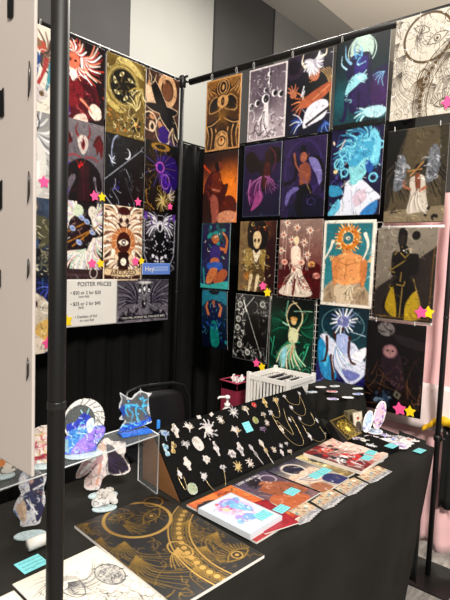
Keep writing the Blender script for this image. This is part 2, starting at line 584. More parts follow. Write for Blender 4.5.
# pink satin behind the last column of posters
M_SATIN = mat('pink_satin', '#f2c3c4', .32, sheen=.4, bump=.5, bscale=7)
bm = bmesh.new(); rows = []
for j in range(41):
    z = .10 + 1.74 * j / 40; row = []
    for i in range(31):
        s = i / 30; y = .40 + .675 * s
        a = .012 * math.sin(s * 19 + .8 * math.sin(z * 5)) + .006 * math.sin(z * 21 + s * 13)
        a += (.06 * (1 - min(z / .6, 1))) * math.sin(s * 26)
        row.append(bm.verts.new((2.505 + a, y, z)))
    rows.append(row)
for j in range(40):
    for i in range(30): bm.faces.new((rows[j][i], rows[j][i + 1], rows[j + 1][i + 1], rows[j + 1][i])).smooth = True
o = frombm('satin_sheet', bm, M_SATIN, None, True); solid(o, .002)
tag(o, 'pale pink satin cloth hanging behind the rightmost poster column', 'fabric')
bm = bmesh.new(); rows = []
for j in range(9):
    z = .70 + .22 * j / 8; row = []
    for i in range(25):
        y = .66 + .52 * i / 24; row.append(bm.verts.new((2.484 + .004 * math.sin(i * .9 + j * .5) - .03 * (1 - j / 8), y, z)))
    rows.append(row)
for j in range(8):
    for i in range(24): bm.faces.new((rows[j][i], rows[j][i + 1], rows[j + 1][i + 1], rows[j + 1][i])).smooth = True
o = frombm('satin_valance', bm, mat('white_pink_satin', '#eddcda', .3, sheen=.3, bump=.4, bscale=9), None, True); solid(o, .002)
tag(o, 'whitish pink satin flap below the owl poster', 'fabric')

# ---- white foam board on the left side of the booth (seen from outside)
t = thing('foam_board', 'large plain white board hanging at the far left edge', 'board', (XL - .035, .663, 0))
X0 = 0
bm = bmesh.new()
box(bm, (-.005, 0, 1.155), (0, 1.25, 2.62)); bevel(frombm('panel', bm, mat('foam_board_white', '#bdb3ac', .65, noise=.03, nscale=3), t), .0015)
rg = random.Random(4)
for z, h in ((1.72, .05), (1.573, .045), (1.459, .028), (1.314, .034)):
    bm = bmesh.new(); prof = [(-.012, -h / 2), (-.009, -h * .3), (-.010, h * .3), (-.012, h / 2)]
    tube(bm, [(-.0065, .013, z - h * .48), (-.0075, .008, z - h * .2), (-.0075, .008, z + h * .2), (-.0065, .011, z + h * .48)], [.0008, .0018, .0018, .0008], 8)
    c = frombm('binder_clip', bm, mat('clip_dark_steel', '#4a4744', .3, metal=.7), t)
    c['label'] = 'dark metal clip on the board edge'
for y, z, w, h in ((.066, 1.835, .018, .04), (.094, 1.702, .017, .042), (.100, 1.567, .02, .044), (.103, 1.44, .016, .028)):
    bm = bmesh.new(); P = [(-.5, -.45), (-.1, -.5), (.45, -.42), (.5, .1), (.42, .5), (-.1, .42), (-.5, .5)]
    v = [bm.verts.new((-.0057, y + a * w * rg.uniform(.9, 1.1), z + b_ * h)) for a, b_ in P]; bm.faces.new(v)
    r = bmesh.ops.extrude_face_region(bm, geom=bm.faces[:]); bmesh.ops.translate(bm, vec=(-.0012, 0, 0), verts=[g for g in r['geom'] if isinstance(g, bmesh.types.BMVert)])
    c = frombm('tape_patch', bm, mat('black_tape', '#101010', .35), t); c['label'] = 'torn black tape patch'
bm = bmesh.new(); tube(bm, [(-.0075, .05, 1.40), (-.0075, .03, 1.402), (-.0075, .008, 1.392)], .0006, 5); tube(bm, [(-.0075, .09, 1.318), (-.0075, .05, 1.316), (-.0075, .008, 1.30)], .0006, 5)
bm.free()

# ================================================================== TABLES
M_CLOTH = mat('black_tablecloth', '#252421', .95, noise=.18, nscale=7, bump=.12, bscale=500)
M_CLOTH.node_tree.nodes['Principled BSDF'].inputs['Specular IOR Level'].default_value = .15
FR = Vector((2.12, .628, 0)); FL = Vector((-.55, .778, 0)); BRc = Vector((2.31, 1.285, 0)); BL = Vector((-.50, 1.50, 0))


def clothed(name, label, corners, top, bottom, m, flare=.05, cornerpull=None, seed=2, sub=22, cat='table', wav=.012):
    """table or box under a fitted cloth: top and four hanging sides with folds"""
    N = len(corners); bm = bmesh.new(); rg = random.Random(seed)
    loop = []
    cen = sum(corners, Vector()) / N
    for k in range(N):
        a, b_ = corners[k], corners[(k + 1) % N]
        for i in range(sub):
            t = i / sub; p = a.lerp(b_, t); nrm = Vector(((b_ - a).y, -(b_ - a).x, 0)).normalized()
            if nrm.dot(p - cen) < 0: nrm = -nrm
            loop.append((p, nrm, k, t))
    rings = []
    J = 14
    for j in range(J + 1):
        t = j / J; z = top - (top - bottom) * t; row = []
        for (p, nrm, k, u_) in loop:
            e = min(u_, 1 - u_)
            off = flare * t * .4 + wav * t * math.sin(u_ * 23 + k * 2 + seed + .7 * math.sin(t * 3)) + wav * .6 * t * math.sin(u_ * 51 + k)
            q = p + nrm * off
            if j == 0: z2 = z
            else: z2 = z
            if cornerpull:
                ck, vec, wid = cornerpull
                dd = (p - corners[ck]).length
                q = q + vec * t * max(0, 1 - dd / wid) ** 2
            row.append(bm.verts.new((q.x, q.y, z2)))
        rings.append(row)
    # soft rounded top edge
    inner = [bm.verts.new((p.x - nrm.x * .006, p.y - nrm.y * .006, top + .003)) for (p, nrm, k, u_) in loop]
    L = len(loop)
    for k in range(L):
        k2 = (k + 1) % L
        bm.faces.new((inner[k], inner[k2], rings[0][k2], rings[0][k])).smooth = True
        for j in range(J): bm.faces.new((rings[j][k], rings[j][k2], rings[j + 1][k2], rings[j + 1][k])).smooth = True
    bm.faces.new(inner)
    bmesh.ops.recalc_face_normals(bm, faces=bm.faces[:])
    return bm


TT = .74
bm = clothed('x', '', [FR, BRc, BL, FL], TT - .003, .015, M_CLOTH, cornerpull=(0, Vector((-.17, .05, 0)), .45))
o = frombm('tablecloth', bm, M_CLOTH, None)
tag(o, 'black tablecloth covering the long display table down to the carpet', 'tablecloth')
# the folding table inside
t = thing('folding_table', 'long folding display table under the black cloth', 'table', (.9, 1.05, 0))
bm = bmesh.new()
c_ = [FR + Vector((-.03, .03, 0)), BRc + Vector((-.05, -.03, 0)), BL + Vector((.03, -.03, 0)), FL + Vector((.03, .03, 0))]
lo = [bm.verts.new((p.x - .9, p.y - 1.05, .69)) for p in c_]; hi = [bm.verts.new((p.x - .9, p.y - 1.05, .725)) for p in c_]
bm.faces.new(lo); bm.faces.new(hi)
for k in range(4): bm.faces.new((lo[k], lo[(k + 1) % 4], hi[(k + 1) % 4], hi[k]))
frombm('tabletop', bm, M_PAPER, t)
for x, y in ((-1.1, -.15), (-1.1, .3), (.95, -.2), (1.1, .15)):
    bm = bmesh.new(); tube(bm, [(x, y, .69), (x, y, .02)], .013, 8); frombm('leg', bm, mat('grey_steel', '#77787a', .35, metal=.8), t)
# small box with its own cloth at the back right
q = [Vector((2.06, 1.00, 0)), Vector((2.34, 1.04, 0)), Vector((2.355, 1.275, 0)), Vector((2.15, 1.275, 0))]
q = [Vector((2.075, .995, 0)), Vector((2.345, 1.055, 0)), Vector((2.35, 1.275, 0)), Vector((2.175, 1.275, 0))]
bm = clothed('x', '', q, .872, .744, M_CLOTH, flare=.05, seed=5, sub=12, wav=.012)
o = frombm('draped_riser', bm, M_CLOTH); tag(o, 'small raised stand under black cloth, with stickers laid on top', 'stand')
bm = bmesh.new()
bag = [(0, .0), (.075, .02), (.085, .14), (.04, .2), (-.03, .2), (-.07, .13), (-.06, .02)]
f0 = [bm.verts.new((x, -.03 + .01 * math.sin(i), z)) for i, (x, z) in enumerate(bag)]; f1 = [bm.verts.new((x * .9, .03, z)) for x, z in bag]
bm.faces.new(f0); bm.faces.new(f1)
for k in range(7): bm.faces.new((f0[k], f0[(k + 1) % 7], f1[(k + 1) % 7], f1[k]))
bmesh.ops.translate(bm, vec=(2.36, .90, .0), verts=bm.verts[:])
o = frombm('plastic_bag', bm, mat('bag_white', '#cfcac4', .4), None, True); o.modifiers.new('s', 'SUBSURF').levels = 2; o.modifiers['s'].render_levels = 2
tag(o, 'crumpled white bag on the carpet beside the table skirt', 'bag')

# dark garment + yellow cloth beyond the right pole
o = drape('hanging_garment', 'black garment hanging behind the thin pole beside the pink satin', (2.452, .60), (2.452, .692), .34, .742, .008, .05, 8, mat('black_green_cloth', '#101210', .85), cat='garment')
o = drape('hanging_cloth', 'dark green black skirt hanging at the right end of the table', (2.285, .715), (2.335, .86), .02, .70, .007, .06, 12, mat('dark_skirt', '#181a17', .85), cat='cloth')
bm = bmesh.new(); rows = []
for j in range(9):
    row = []; th = PI * (j / 8)
    for i in range(21):
        s = i / 20; y = .585 + .20 * s; rr = .016 + .004 * math.sin(i * 1.3)
        z = .752 + rr * math.sin(th) + .012 * math.sin(s * PI) - (.05 * max(0, s - .65) / .35); x = 2.448 - (rr + .002) * math.cos(th)
        if j == 0: z -= .03 - .02 * s
        row.append(bm.verts.new((x, y, z)))
    rows.append(row)
for j in range(8):
    for i in range(20): bm.faces.new((rows[j][i], rows[j][i + 1], rows[j + 1][i + 1], rows[j + 1][i])).smooth = True
o = frombm('yellow_cloth', bm, mat('yellow_fabric', '#e6b414', .7, noise=.1, nscale=30), None, True); solid(o, .003)
tag(o, 'bright yellow folded cloth behind the thin pole at table height', 'cloth')

# ================================================================== POSTERS
def a_hero():   # cream sheet, brown hair and red/blue cloth
    A = Art(bg='#e3dccd').tex(1, .05)
    A.wing(.62, .5, -100, 60, .38, 9, .07, ['#6e5448', '#8a6d5c', '#4c3a35'], bend=.5, seed=2)
    A.bl([(.38, .25), (.55, .2), (.62, .4), (.5, .5), (.36, .42)], '#ead2bd').el(.62, .36, .09, .1, '#b9533f').el(.5, .3, .12, .08, '#8b6a4e', 20)
    A.bl([(.5, .5), (.6, .55), (.52, .95), (.44, 1.2), (.38, 1.15), (.46, .8)], '#2d4c86').bl([(.68, .55), (.76, .6), (.6, 1.0), (.48, 1.2), (.5, 1.05), (.62, .8)], '#a93a3a')
    A.bl([(.78, .6), (.85, .62), (.78, 1.0), (.7, 1.1)], '#4d93a0').bl([(.3, 1.0), (.6, 1.05), (.75, 1.2), (.5, 1.35), (.3, 1.3)], '#cfc6c4').el(.62, 1.18, .05, .05, '#6b5230')
    A.ln([(.85, .1), (.85, 1.5)], .012, '#b6ab9b').ln([(1, .75), (.8, 1.0), (.6, 1.15)], .012, '#8a8076').ln([(1, .35), (.75, .6)], .01, '#8a8076').ln([(.97, 0), (.97, 1.54)], .03, '#f1ecdf')
    return A.scrib(3, 25, ['#8a7a6c', '#fff', '#57463c'], .01, (.3, .2, .85, 1.45), .2)


def a_reddragon():
    A = Art(bg='#33141c').tex(2, .3).blot(5, 14, ['#8c3a30', '#1d0a10', '#b8644c'], .04, (.55, .3, 1, 1.5))
    A.bl([(0, .7), (.2, .62), (.5, .62), (.78, .78), (.88, 1.1), (.75, 1.4), (.5, 1.5), (0, 1.54)], '#6e2030').bl([(.05, .8), (.3, .75), (.5, .9), (.45, 1.15), (.2, 1.3), (0, 1.2)], '#94303c').bl([(.5, .8), (.72, .85), (.8, 1.1), (.68, 1.3), (.55, 1.1)], '#5a1826')
    A.bl([(0, 1.1), (.12, 1.05), (.22, 1.4), (.1, 1.54), (0, 1.54)], '#6a2390').scrib(3, 26, ['#b8505a', '#3c0f1c', '#d8787c'], .014, (0, .75, .85, 1.4), .16)
    for x, y, a0, a1, L, n, s_ in ((.05, .15, -20, 80, .34, 9, 1), (.3, .3, -140, -10, .28, 10, 2), (.45, .35, -50, 60, .5, 14, 3), (.15, .5, 20, 160, .26, 9, 4), (.35, .5, 0, 100, .25, 8, 5)):
        A.wing(x, y, a0, a1, L, n, .055, ['#f0a88c', '#fbe9e0', '#d4604c', '#ffffff', '#b03c38'], seed=s_, bend=.35)
    A.bl([(.1, .35), (.3, .28), (.42, .4), (.35, .55), (.18, .55)], '#e88c70').el(.2, .42, .04, .03, '#2a0c10').el(.32, .42, .03, .025, '#2a0c10').bl([(.2, .62), (.3, .58), (.36, .7), (.26, .8)], '#fff1ea').el(.1, .68, .05, .06, '#5a1420')
    A.bl([(.62, 1.28), (.72, 1.12), (.9, 1.18), (.92, 1.36), (.76, 1.42)], '#ffe6d8').ln([(.45, 1.1), (.6, 1.2), (.7, 1.3)], .06, '#e9a58a', .03, smooth=True).bl([(.02, 1.25), (.16, 1.3), (.14, 1.5), (.02, 1.54)], '#fbe9e0').bl([(.35, 1.42), (.55, 1.36), (.6, 1.54), (.3, 1.54)], '#f4d8cc')
    return A


def eye(A, x, y, r, c0='#e8dcb0', c1='#1d1a16', rot=0, iris='#c9a64a'):
    ca, sa = math.cos(math.radians(rot)), math.sin(math.radians(rot))
    P = [(x - r * ca, y - r * sa), (x + r * .5 * sa, y - r * .5 * ca), (x + r * ca, y + r * sa), (x - r * .5 * sa, y + r * .5 * ca)]
    A.bl(P, c1); P2 = [(x + (a - x) * .8, y + (b - y) * .8) for a, b in P]
    A.bl(P2, c0).el(x, y, r * .33, r * .33, c1).el(x, y, r * .16, r * .16, iris)
    return A


def a_mandala():
    A = Art(bg='#8c7740').tex(3, .3, 5)
    A.scrib(11, 60, ['#d8c890', '#4a3d1e', '#efe4b8', '#2d2616'], .02, (0, 0, 1, 1.5), .18)
    A.bl([(.25, .05), (.5, .0), (.8, .12), (.95, .3), (.7, .25), (.4, .18)], '#d9c88c').bl([(.0, .75), (.12, .9), (.4, 1.05), (.3, 1.1), (.05, .98)], '#cdbb7c')
    A.ring(.42, .56, .40, .06, '#a8955a').ring(.42, .56, .37, .012, '#e6d9a2').el(.42, .56, .35, .35, '#332e24').ring(.42, .56, .34, .015, '#b8a566')
    for k in range(6):
        an = k * PI / 3 + .3; eye(A, .42 + .23 * math.cos(an), .56 + .23 * math.sin(an), .09, '#f4ecc0', '#15120d', math.degrees(an) + 60)
    for k in range(6):
        an = k * PI / 3 + .8; A.ln([(.42 + .1 * math.cos(an), .56 + .1 * math.sin(an)), (.42 + .17 * math.cos(an + .5), .56 + .17 * math.sin(an + .5))], .015, '#9a874f')
    A.wing(.9, .5, 60, 160, .35, 8, .05, ['#e9deae', '#c2af6a', '#70602f'], seed=3).wing(.75, .95, -160, -60, .28, 7, .04, ['#efe4b4', '#84723c'], seed=5)
    A.el(.75, 1.25, .14, .14, '#2a251c').wing(.75, 1.25, 0, 330, .16, 10, .04, ['#d6c482', '#4b3f22'], seed=8).el(.75, 1.25, .05, .05, '#e9c98a').el(.8, 1.27, .03, .03, '#a04a20')
    return A.scrib(12, 50, ['#f1e7bd', '#251f14', '#b89f55'], .014, (0, 1.0, 1, 1.54), .12).blot(4, 8, ['#c98a3a'], .03, (0, 1.05, .5, 1.5))


def a_crow():
    A = Art(bg='#6a4d3e').tex(4, .3)
    A.ring(.5, .35, .32, .12, '#d9b48e').el(.55, .35, .2, .25, '#9a6e50').bl([(.0, .35), (.18, .4), (.3, .62), (.05, .72)], '#e7cdb0').bl([(0, .95), (.2, .9), (.35, 1.1), (.2, 1.35), (0, 1.3)], '#3a241c')
    A.ring(.12, 1.1, .2, .03, '#efd9c0').blot(6, 14, ['#f2e2cf', '#2b1a15', '#c08f6a'], .05, (0, .9, .4, 1.5)).ring(.8, .4, .22, .03, '#2c1d17')
    A.bl([(.4, 1.2), (.7, 1.1), (.98, 1.3), (1, 1.54), (.45, 1.5)], '#4b2388').ring(.55, 1.2, .25, .02, '#d8cfc0', ry=.3)
    bk = '#2b2629'
    A.bl([(.15, .25), (.3, .35), (.45, .6), (.5, .75), (.4, .78), (.25, .6), (.15, .4)], bk).bl([(.38, .68), (.6, .7), (.8, .9), (.95, 1.15), (.98, 1.4), (.8, 1.2), (.6, 1.1), (.45, .95)], bk)
    A.wing(.2, .35, -150, -60, .3, 7, .04, ['#f1dcc4', bk], seed=2).wing(.75, 1.05, 20, 110, .42, 9, .06, [bk, '#e2ccb8', bk], seed=3)
    A.bl([(.0, .72), (.3, .7), (.5, .75), (.5, .9), (.2, .82)], bk).bl([(.55, .72), (.9, .74), (.8, .82), (.6, .85)], bk).ln([(.16, .28), (.3, .6), (.02, .8)], .012, '#f0dfcc').ln([(.45, .98), (.6, 1.2), (.7, 1.4)], .012, '#f0dfcc')
    return A.border(.02, '#35231c')


def a_crow2():
    A = Art(bg='#5a3f33').tex(4, .3)
    A.blot(6, 16, ['#caa07c', '#2b1a15', '#8c6248'], .09, (0, 0, 1, 1.5)).ring(.62, .32, .24, .1, '#d9b48e', ry=.3).el(.62, .34, .15, .2, '#8c6248').bl([(.0, .35), (.16, .4), (.3, .62), (.05, .72)], '#e7cdb0').ring(.12, 1.1, .2, .03, '#efd9c0').el(.2, 1.2, .09, .12, '#e9d2b8').el(.2, 1.2, .05, .07, '#2b1a15')
    A.bl([(.4, 1.2), (.7, 1.1), (.98, 1.3), (1, 1.54), (.45, 1.5)], '#4b2388').ring(.55, 1.22, .25, .02, '#d8cfc0', ry=.3).scrib(5, 30, ['#efd9c0', '#24150f', '#b98c6c'], .014, (0, 0, 1, 1.5), .16)
    bk, ed = '#1d1a1d', '#d9c2a8'
    for g, c in ((.02, ed), (0, bk)):
        A.bl([(.08 - g, .12 - g), (.3, .25 - g), (.5 + g, .5), (.62 + g, .72), (.5, .9 + g), (.35 - g, .78), (.2 - g, .5)], c)
        A.bl([(.42 - g, .7 - g), (.66, .74 - g), (.85 + g, .9), (.98 + g, 1.15), (.96, 1.46 + g), (.78 - g, 1.26), (.58 - g, 1.08 + g), (.42 - g, .92)], c)
        A.bl([(.0, .74 - g), (.3, .68 - g), (.92 + g, .7 - g), (.8, .84 + g), (.3, .86 + g), (.05, .8 + g)], c)
    A.wing(.14, .3, -120, -60, .26, 5, .035, [bk, ed, bk], seed=2).wing(.82, 1.12, 40, 105, .42, 8, .05, [bk, ed, bk], seed=3)
    return A


def a_greyangel():
    A = Art(bg='#b9b6b1').grad('#8f8d8b', '#c9c6c0')
    A.wing(.5, .42, -30, 60, .6, 9, .07, ['#e6e5e3', '#bdbdbd', '#7d7e82'], seed=1).wing(.45, .3, -120, -20, .35, 8, .06, ['#dedddb', '#8b8c90'], seed=2)
    A.bl([(.3, .5), (.55, .48), (.72, .8), (.68, 1.3), (.5, 1.54), (.2, 1.5)], '#dcd9d2').bl([(.35, .7), (.5, .75), (.6, 1.1), (.45, 1.3), (.3, 1.1)], '#f2efe9')
    A.el(.42, .42, .09, .1, '#cfc9c2').ring(.38, .2, .2, .03, '#2c2f3a', a=.9).ring(.38, .2, .17, .01, '#f0ede6').blot(3, 6, ['#1f2a55'], .02, (.25, .85, .5, 1.1))
    return A.scrib(5, 30, ['#85868a', '#f5f3ee', '#5e6066'], .012, (.2, .1, 1, 1.5), .2)


def a_hornsuit():
    A = Art(bg='#8d868d').grad('#8f888c', '#6f6872').tex(3, .1)
    A.blot(3, 8, ['#9a62cf', '#6b43b0', '#b9a0e0'], .06, (0, .85, .2, 1.45), .8).blot(6, 5, ['#b0a8b0'], .08, (.7, 1.0, .95, 1.3), .7)
    A.bl([(.3, .78), (.5, .71), (.72, .78), (.9, .95), (.96, 1.25), (.84, 1.3), (.8, 1.05), (.74, 1.1), (.82, 1.54), (.2, 1.54), (.34, 1.1), (.26, 1.05), (.12, 1.22), (.04, 1.12), (.16, .9)], '#240a10')
    A.bl([(.42, .8), (.55, .76), (.66, .85), (.64, 1.15), (.7, 1.54), (.4, 1.54), (.42, 1.15)], '#430d19').ln([(.5, .8), (.53, 1.5)], .012, '#7a2230').scrib(6, 14, ['#5a1626', '#12060a', '#6c1c2a'], .016, (.25, .85, .85, 1.5), .18)
    for g in (0, 1):
        f = (lambda x: x) if g == 0 else (lambda x: 1 - x)
        A.bl([(f(.02), .38), (f(.1), .2), (f(.2), .26), (f(.27), .42), (f(.2), .48), (f(.18), .6), (f(.11), .52), (f(.07), .66), (f(.03), .55)], '#7c0e18').ln([(f(.03), .36), (f(.12), .24), (f(.26), .42)], .025, '#1a070c', smooth=True)
        A.ln([(f(.40), .32), (f(.34), .2), (f(.38), .06)], .05, '#98121c', .012, smooth=True).ln([(f(.14), .72), (f(.3), .66), (f(.44), .7)], .022, '#b82a34', smooth=True)
    A.bl([(.4, .32), (.5, .26), (.6, .32), (.61, .48), (.5, .64), (.39, .48)], '#d8cec8').bl([(.5, .33), (.55, .44), (.5, .55), (.45, .44)], '#98121c').el(.5, .44, .018, .05, '#1a070c')
    A.blot(8, 6, ['#e0302f', '#ff5a48'], .025, (.4, .77, .5, .9))
    return A


def a_crescent():
    A = Art(bg='#15151a').tex(3, .3)
    A.scrib(4, 50, ['#3a3b42', '#0a0a0c', '#5d6068', '#2a1418'], .012, (0, 0, 1, 1.54), .25)
    A.ln([(.3, .08), (.2, .2), (.16, .45), (.2, .6)], .04, '#aab2c8', .015, smooth=True).ln([(.4, .02), (.3, .15)], .03, '#5d6068').wing(.15, .6, -120, 60, .12, 6, .03, ['#f2f4f8', '#9aa6bf'], seed=1)
    A.el(.55, .42, .09, .11, '#dfe1ea').el(.52, .41, .085, .1, '#15151a').ln([(1, .22), (0, 1.0)], .014, '#c3c8d2').ln([(.0, 1.3), (.2, 1.5)], .02, '#b9b9bf').ln([(.2, 1.2), (.35, 1.4), (.33, 1.54)], .02, '#8b8f98', smooth=True)
    A.el(.98, .25, .04, .05, '#15151a').ring(.98, .25, .05, .012, '#9da0a8').blot(5, 4, ['#46358a'], .04, (.2, .95, .4, 1.2)).ln([(.5, .9), (.75, 1.4)], .01, '#6e7078')
    return A.scrib(8, 16, ['#c8ccd6', '#797c86'], .01, (.1, .6, 1, 1.5), .22)


def a_purpleeye():
    A = Art(bg='#1a1416').tex(3, .3)
    A.ring(.45, .1, .22, .04, '#b08d3e', ry=.07).ring(.35, .12, .18, .02, '#5a4420').bl([(.35, .35), (.9, .3), (1, .9), (.6, 1.1), (.4, .8)], '#3c1f74')
    for k in range(16):
        an = k * PI / 8; A.ln([(.45 + .15 * math.cos(an), .55 + .15 * math.sin(an)), (.45 + .48 * math.cos(an), .55 + .48 * math.sin(an))], .01, '#7e6cb8' if k % 2 else '#8a6a3a')
    A.ring(.45, .55, .11, .035, '#c06fc4').el(.45, .55, .07, .07, '#3b1d8c').ring(.62, .85, .12, .02, '#b583cc', ry=.16).el(.6, .86, .06, .1, '#5a2d9c').blot(4, 6, ['#7a43b8'], .05, (.45, .65, .75, .95))
    A.wing(.55, 1.3, 0, 340, .24, 22, .022, ['#d9c17c', '#8c6c34', '#efe3b2'], seed=4).wing(.7, 1.15, -60, 40, .25, 8, .03, ['#e6dfd6', '#a58a52'], seed=7).ln([(.05, 1.1), (.1, 1.35), (.3, 1.5)], .03, '#9a7636', smooth=True)
    return A.scrib(8, 30, ['#8b6c34', '#3a2a18', '#c2a860'], .012, (0, .6, .6, 1.5), .18)


def a_olive():
    A = Art(bg='#3f4a5c').grad('#59677c', '#2a3346').tex(5, .3)
    A.scrib(5, 90, ['#7d7c68', '#4a4a3c', '#a5a087', '#2a2a26', '#91907c'], .035, (.25, .5, 1, 1.5), .25).el(.45, .25, .1, .09, '#efe4cc').glow(.45, .22, .12, '#ffd089', .9)
    A.bl([(.3, .5), (.55, .4), (.8, .45), (.9, .8), (.6, 1.0), (.4, .85)], '#6d6b55').scrib(7, 40, ['#b7b297', '#3b3b30', '#dcd7be'], .018, (.3, .4, 1, 1.5), .2)
    return A.blot(3, 10, ['#1b2132', '#4f6c8e'], .08, (.2, .6, .6, 1.3)).blot(9, 10, ['#d9d4c2'], .04, (.2, 1.2, 1, 1.5))


def a_pastelwings():
    A = Art(bg='#2c1420')
    for x, y, a0, a1, L, s_ in ((.35, .25, 120, 260, .4, 1), (.75, .3, -70, 60, .38, 2), (.15, .6, 90, 270, .3, 3), (.8, .75, -30, 110, .45, 4), (.5, 1.0, 60, 160, .62, 5), (.7, .95, 30, 120, .6, 6)):
        A.wing(x, y, a0, a1, L, 11, .075, ['#efe6dc', '#cfe0d2', '#e3c7bf', '#d8d3e6', '#f7f3ec'], seed=s_)
    A.el(.42, .2, .12, .12, '#d9e2cc').el(.75, .2, .1, .12, '#e5e0d4').bl([(.25, .45), (.45, .35), (.7, .5), (.62, .75), (.4, .85), (.22, .7)], '#3a1622')
    for p in (((.2, .62), (.6, .42)), ((.15, .85), (.75, .55)), ((.3, .9), (.9, .45))): A.ln(p, .03, '#b6893c')
    for x, y in ((.15, .4), (.5, .33), (.1, .75), (.75, .6), (.45, .82), (.3, .55), (.62, .4)): A.el(x, y, .07, .05, '#b7c5e2', 30).el(x, y, .03, .02, '#7f95cf')
    A.wing(.6, .95, 70, 150, .6, 8, .03, ['#f9efe6', '#c9e0cf'], seed=9)
    A.scrib(3, 30, ['#fff', '#c8a6a0', '#8fae9f'], .01, (0, .05, 1, 1.3), .15)
    A.po([(0, 1.33), (1, 1.36), (1, 1.545), (0, 1.545)], '#4a3438').ring(.8, 1.42, .09, .02, '#d9cec6', ry=.11).ln([(.1, 1.45), (.65, 1.47)], .05, '#71585a', a=.6)
    return A


def a_tarot():
    A = Art(bg='#4a1d1c').border(.03, '#e9d8c0')
    for s_, (y, L, a0, a1) in enumerate(((.3, .5, 150, 250), (.55, .48, 140, 220), (.85, .46, 110, 200), (1.1, .42, 100, 180))):
        A.wing(.42, y, a0, a1, L, 9, .085, ['#f2e3cf', '#d9bda0', '#fbf3e6', '#a77b62'], seed=s_)
    A.el(.5, .1, .16, .09, '#5a201f').el(.5, .3, .12, .12, '#f0dcc6').el(.42, .3, .05, .06, '#3a1515').scrib(2, 22, ['#3a1515', '#8f5a44', '#fff7ea'], .012, (0, .1, .5, 1.2), .14)
    A.mirror()
    A.ring(.5, .75, .25, .12, '#c98a5c').wing(.5, .75, 0, 345, .34, 22, .04, ['#d29a68', '#e9c49a'], seed=3).el(.5, .75, .18, .22, '#5b2420').po([(.36, .95), (.64, .95), (.66, 1.25), (.34, 1.25)], '#3c1214')
    eye(A, .5, .75, .17, '#f6ead6', '#3c1214', 0, '#fff').el(.5, 1.15, .075, .08, '#fff6e4').el(.24, .95, .05, .06, '#fff6e4').el(.76, .95, .05, .06, '#fff6e4').el(.33, 1.08, .04, .06, '#f2dcc0').el(.67, 1.08, .04, .06, '#f2dcc0')
    A.po([(.05, 1.27), (.5, 1.33), (.95, 1.27), (.97, 1.42), (.5, 1.48), (.03, 1.42)], '#e6d2b0').ln([(.05, 1.28), (.5, 1.34), (.95, 1.28)], .012, '#6e4632').ln([(.03, 1.42), (.5, 1.48), (.97, 1.42)], .012, '#6e4632').el(.12, .18, .05, .05, '#f3e6d4').el(.88, .18, .05, .05, '#f3e6d4')
    return A


def a_bwfigure():
    A = Art(bg='#1b1a1f')
    A.scrib(5, 70, ['#c9c7cf', '#101012', '#8f8d98', '#45434e'], .018, (0, 0, .5, 1.4), .16).wing(.45, .3, 110, 230, .42, 11, .05, ['#d8d6de', '#7c7a88', '#eeecf2'], seed=3)
    A.blot(4, 5, ['#5d3f8c', '#7a56a8'], .06, (0, .05, .4, .4)).bl([(.3, .5), (.5, .45), (.5, 1.35), (.32, 1.2), (.22, .9)], '#17161a').blot(6, 26, ['#e9e7ee', '#cfccd8'], .028, (.25, .5, .5, 1.3))
    A.mirror().el(.5, .35, .09, .13, '#e2e0e6').el(.5, .38, .05, .08, '#28262e').ln([(.03, .2), (.05, 1.0), (.25, 1.4)], .02, '#b9b7c0').ln([(.97, .2), (.95, 1.0), (.75, 1.4)], .02, '#b9b7c0')
    return A


def a_bluestars():
    A = Art(bg='#1b2650').grad('#16204c', '#2b3a78', 0, .8).tex(2, .2)
    for x in (.35, .5, .68, .8): A.ln([(x, 0), (x, .2 + .2 * x)], .02, '#5db9d6', .004)
    A.wing(.85, .3, 60, 200, .35, 6, .03, ['#7d8fe0', '#4660b8'], seed=3).bl([(.3, .5), (.55, .4), (.8, .6), (.9, .95), (.6, 1.1), (.35, .9)], '#dcd2c2').el(.48, .5, .12, .14, '#efe6da').el(.5, .6, .08, .08, '#6c3948').ring(.75, .68, .1, .03, '#f5f0e8')
    A.bl([(.3, .9), (.5, .95), (.55, 1.3), (.35, 1.5), (.25, 1.2)], '#1b2040').bl([(.55, 1.0), (.85, .9), (1, 1.2), (.7, 1.4), (.5, 1.3)], '#e7c682').bl([(.25, 1.2), (.5, 1.15), (.8, 1.4), (.7, 1.54), (.2, 1.54)], '#efe4d4')
    return A.scrib(4, 45, ['#f7efe2', '#a98f74', '#2a2f57', '#5a3340'], .015, (.25, .4, 1, 1.5), .15)


def a_forget():
    A = Art(h=.65, nx=110, bg='#77727a').grad('#5c5761', '#8e8990').tex(4, .15)
    for k in range(14): A.ln([(.5, .33), (.5 + math.cos(k * .45) * .7, .33 + math.sin(k * .45) * .7)], .008, '#a39fa3', .02)
    A.wing(.36, .36, 165, 255, .40, 14, .03, ['#211a2c', '#2e2640', '#8d8793'], seed=1).bl([(.02, .62), (.1, .48), (.17, .55), (.2, .42), (.26, .5), (.4, .44), (.32, .55), (.2, .6)], '#2b2233').bl([(.38, .12), (.42, .07), (.44, .14), (.42, .22), (.38, .17)], '#1a1322').el(.41, .17, .02, .028, '#f4f2f6')
    A.mirror().bl([(.5, .05), (.535, .14), (.5, .24), (.465, .14)], '#1a1322').el(.5, .15, .02, .035, '#f8f6fa').ring(.5, .15, .05, .008, '#c9c5cb', ry=.1)
    A.bl([(.47, .3), (.5, .33), (.54, .28), (.55, .36), (.52, .44), (.48, .44), (.45, .37)], '#1a1322').el(.51, .37, .014, .02, '#e9e7ea').el(.5, .05, .15, .02, '#d7d4d2')
    A.po([(.05, .54), (.95, .54), (.95, .605), (.05, .605)], '#2a2530').scrib(5, 30, ['#2a2233', '#b8b4ba'], .006, (0, .3, 1, .55), .1)
    return A


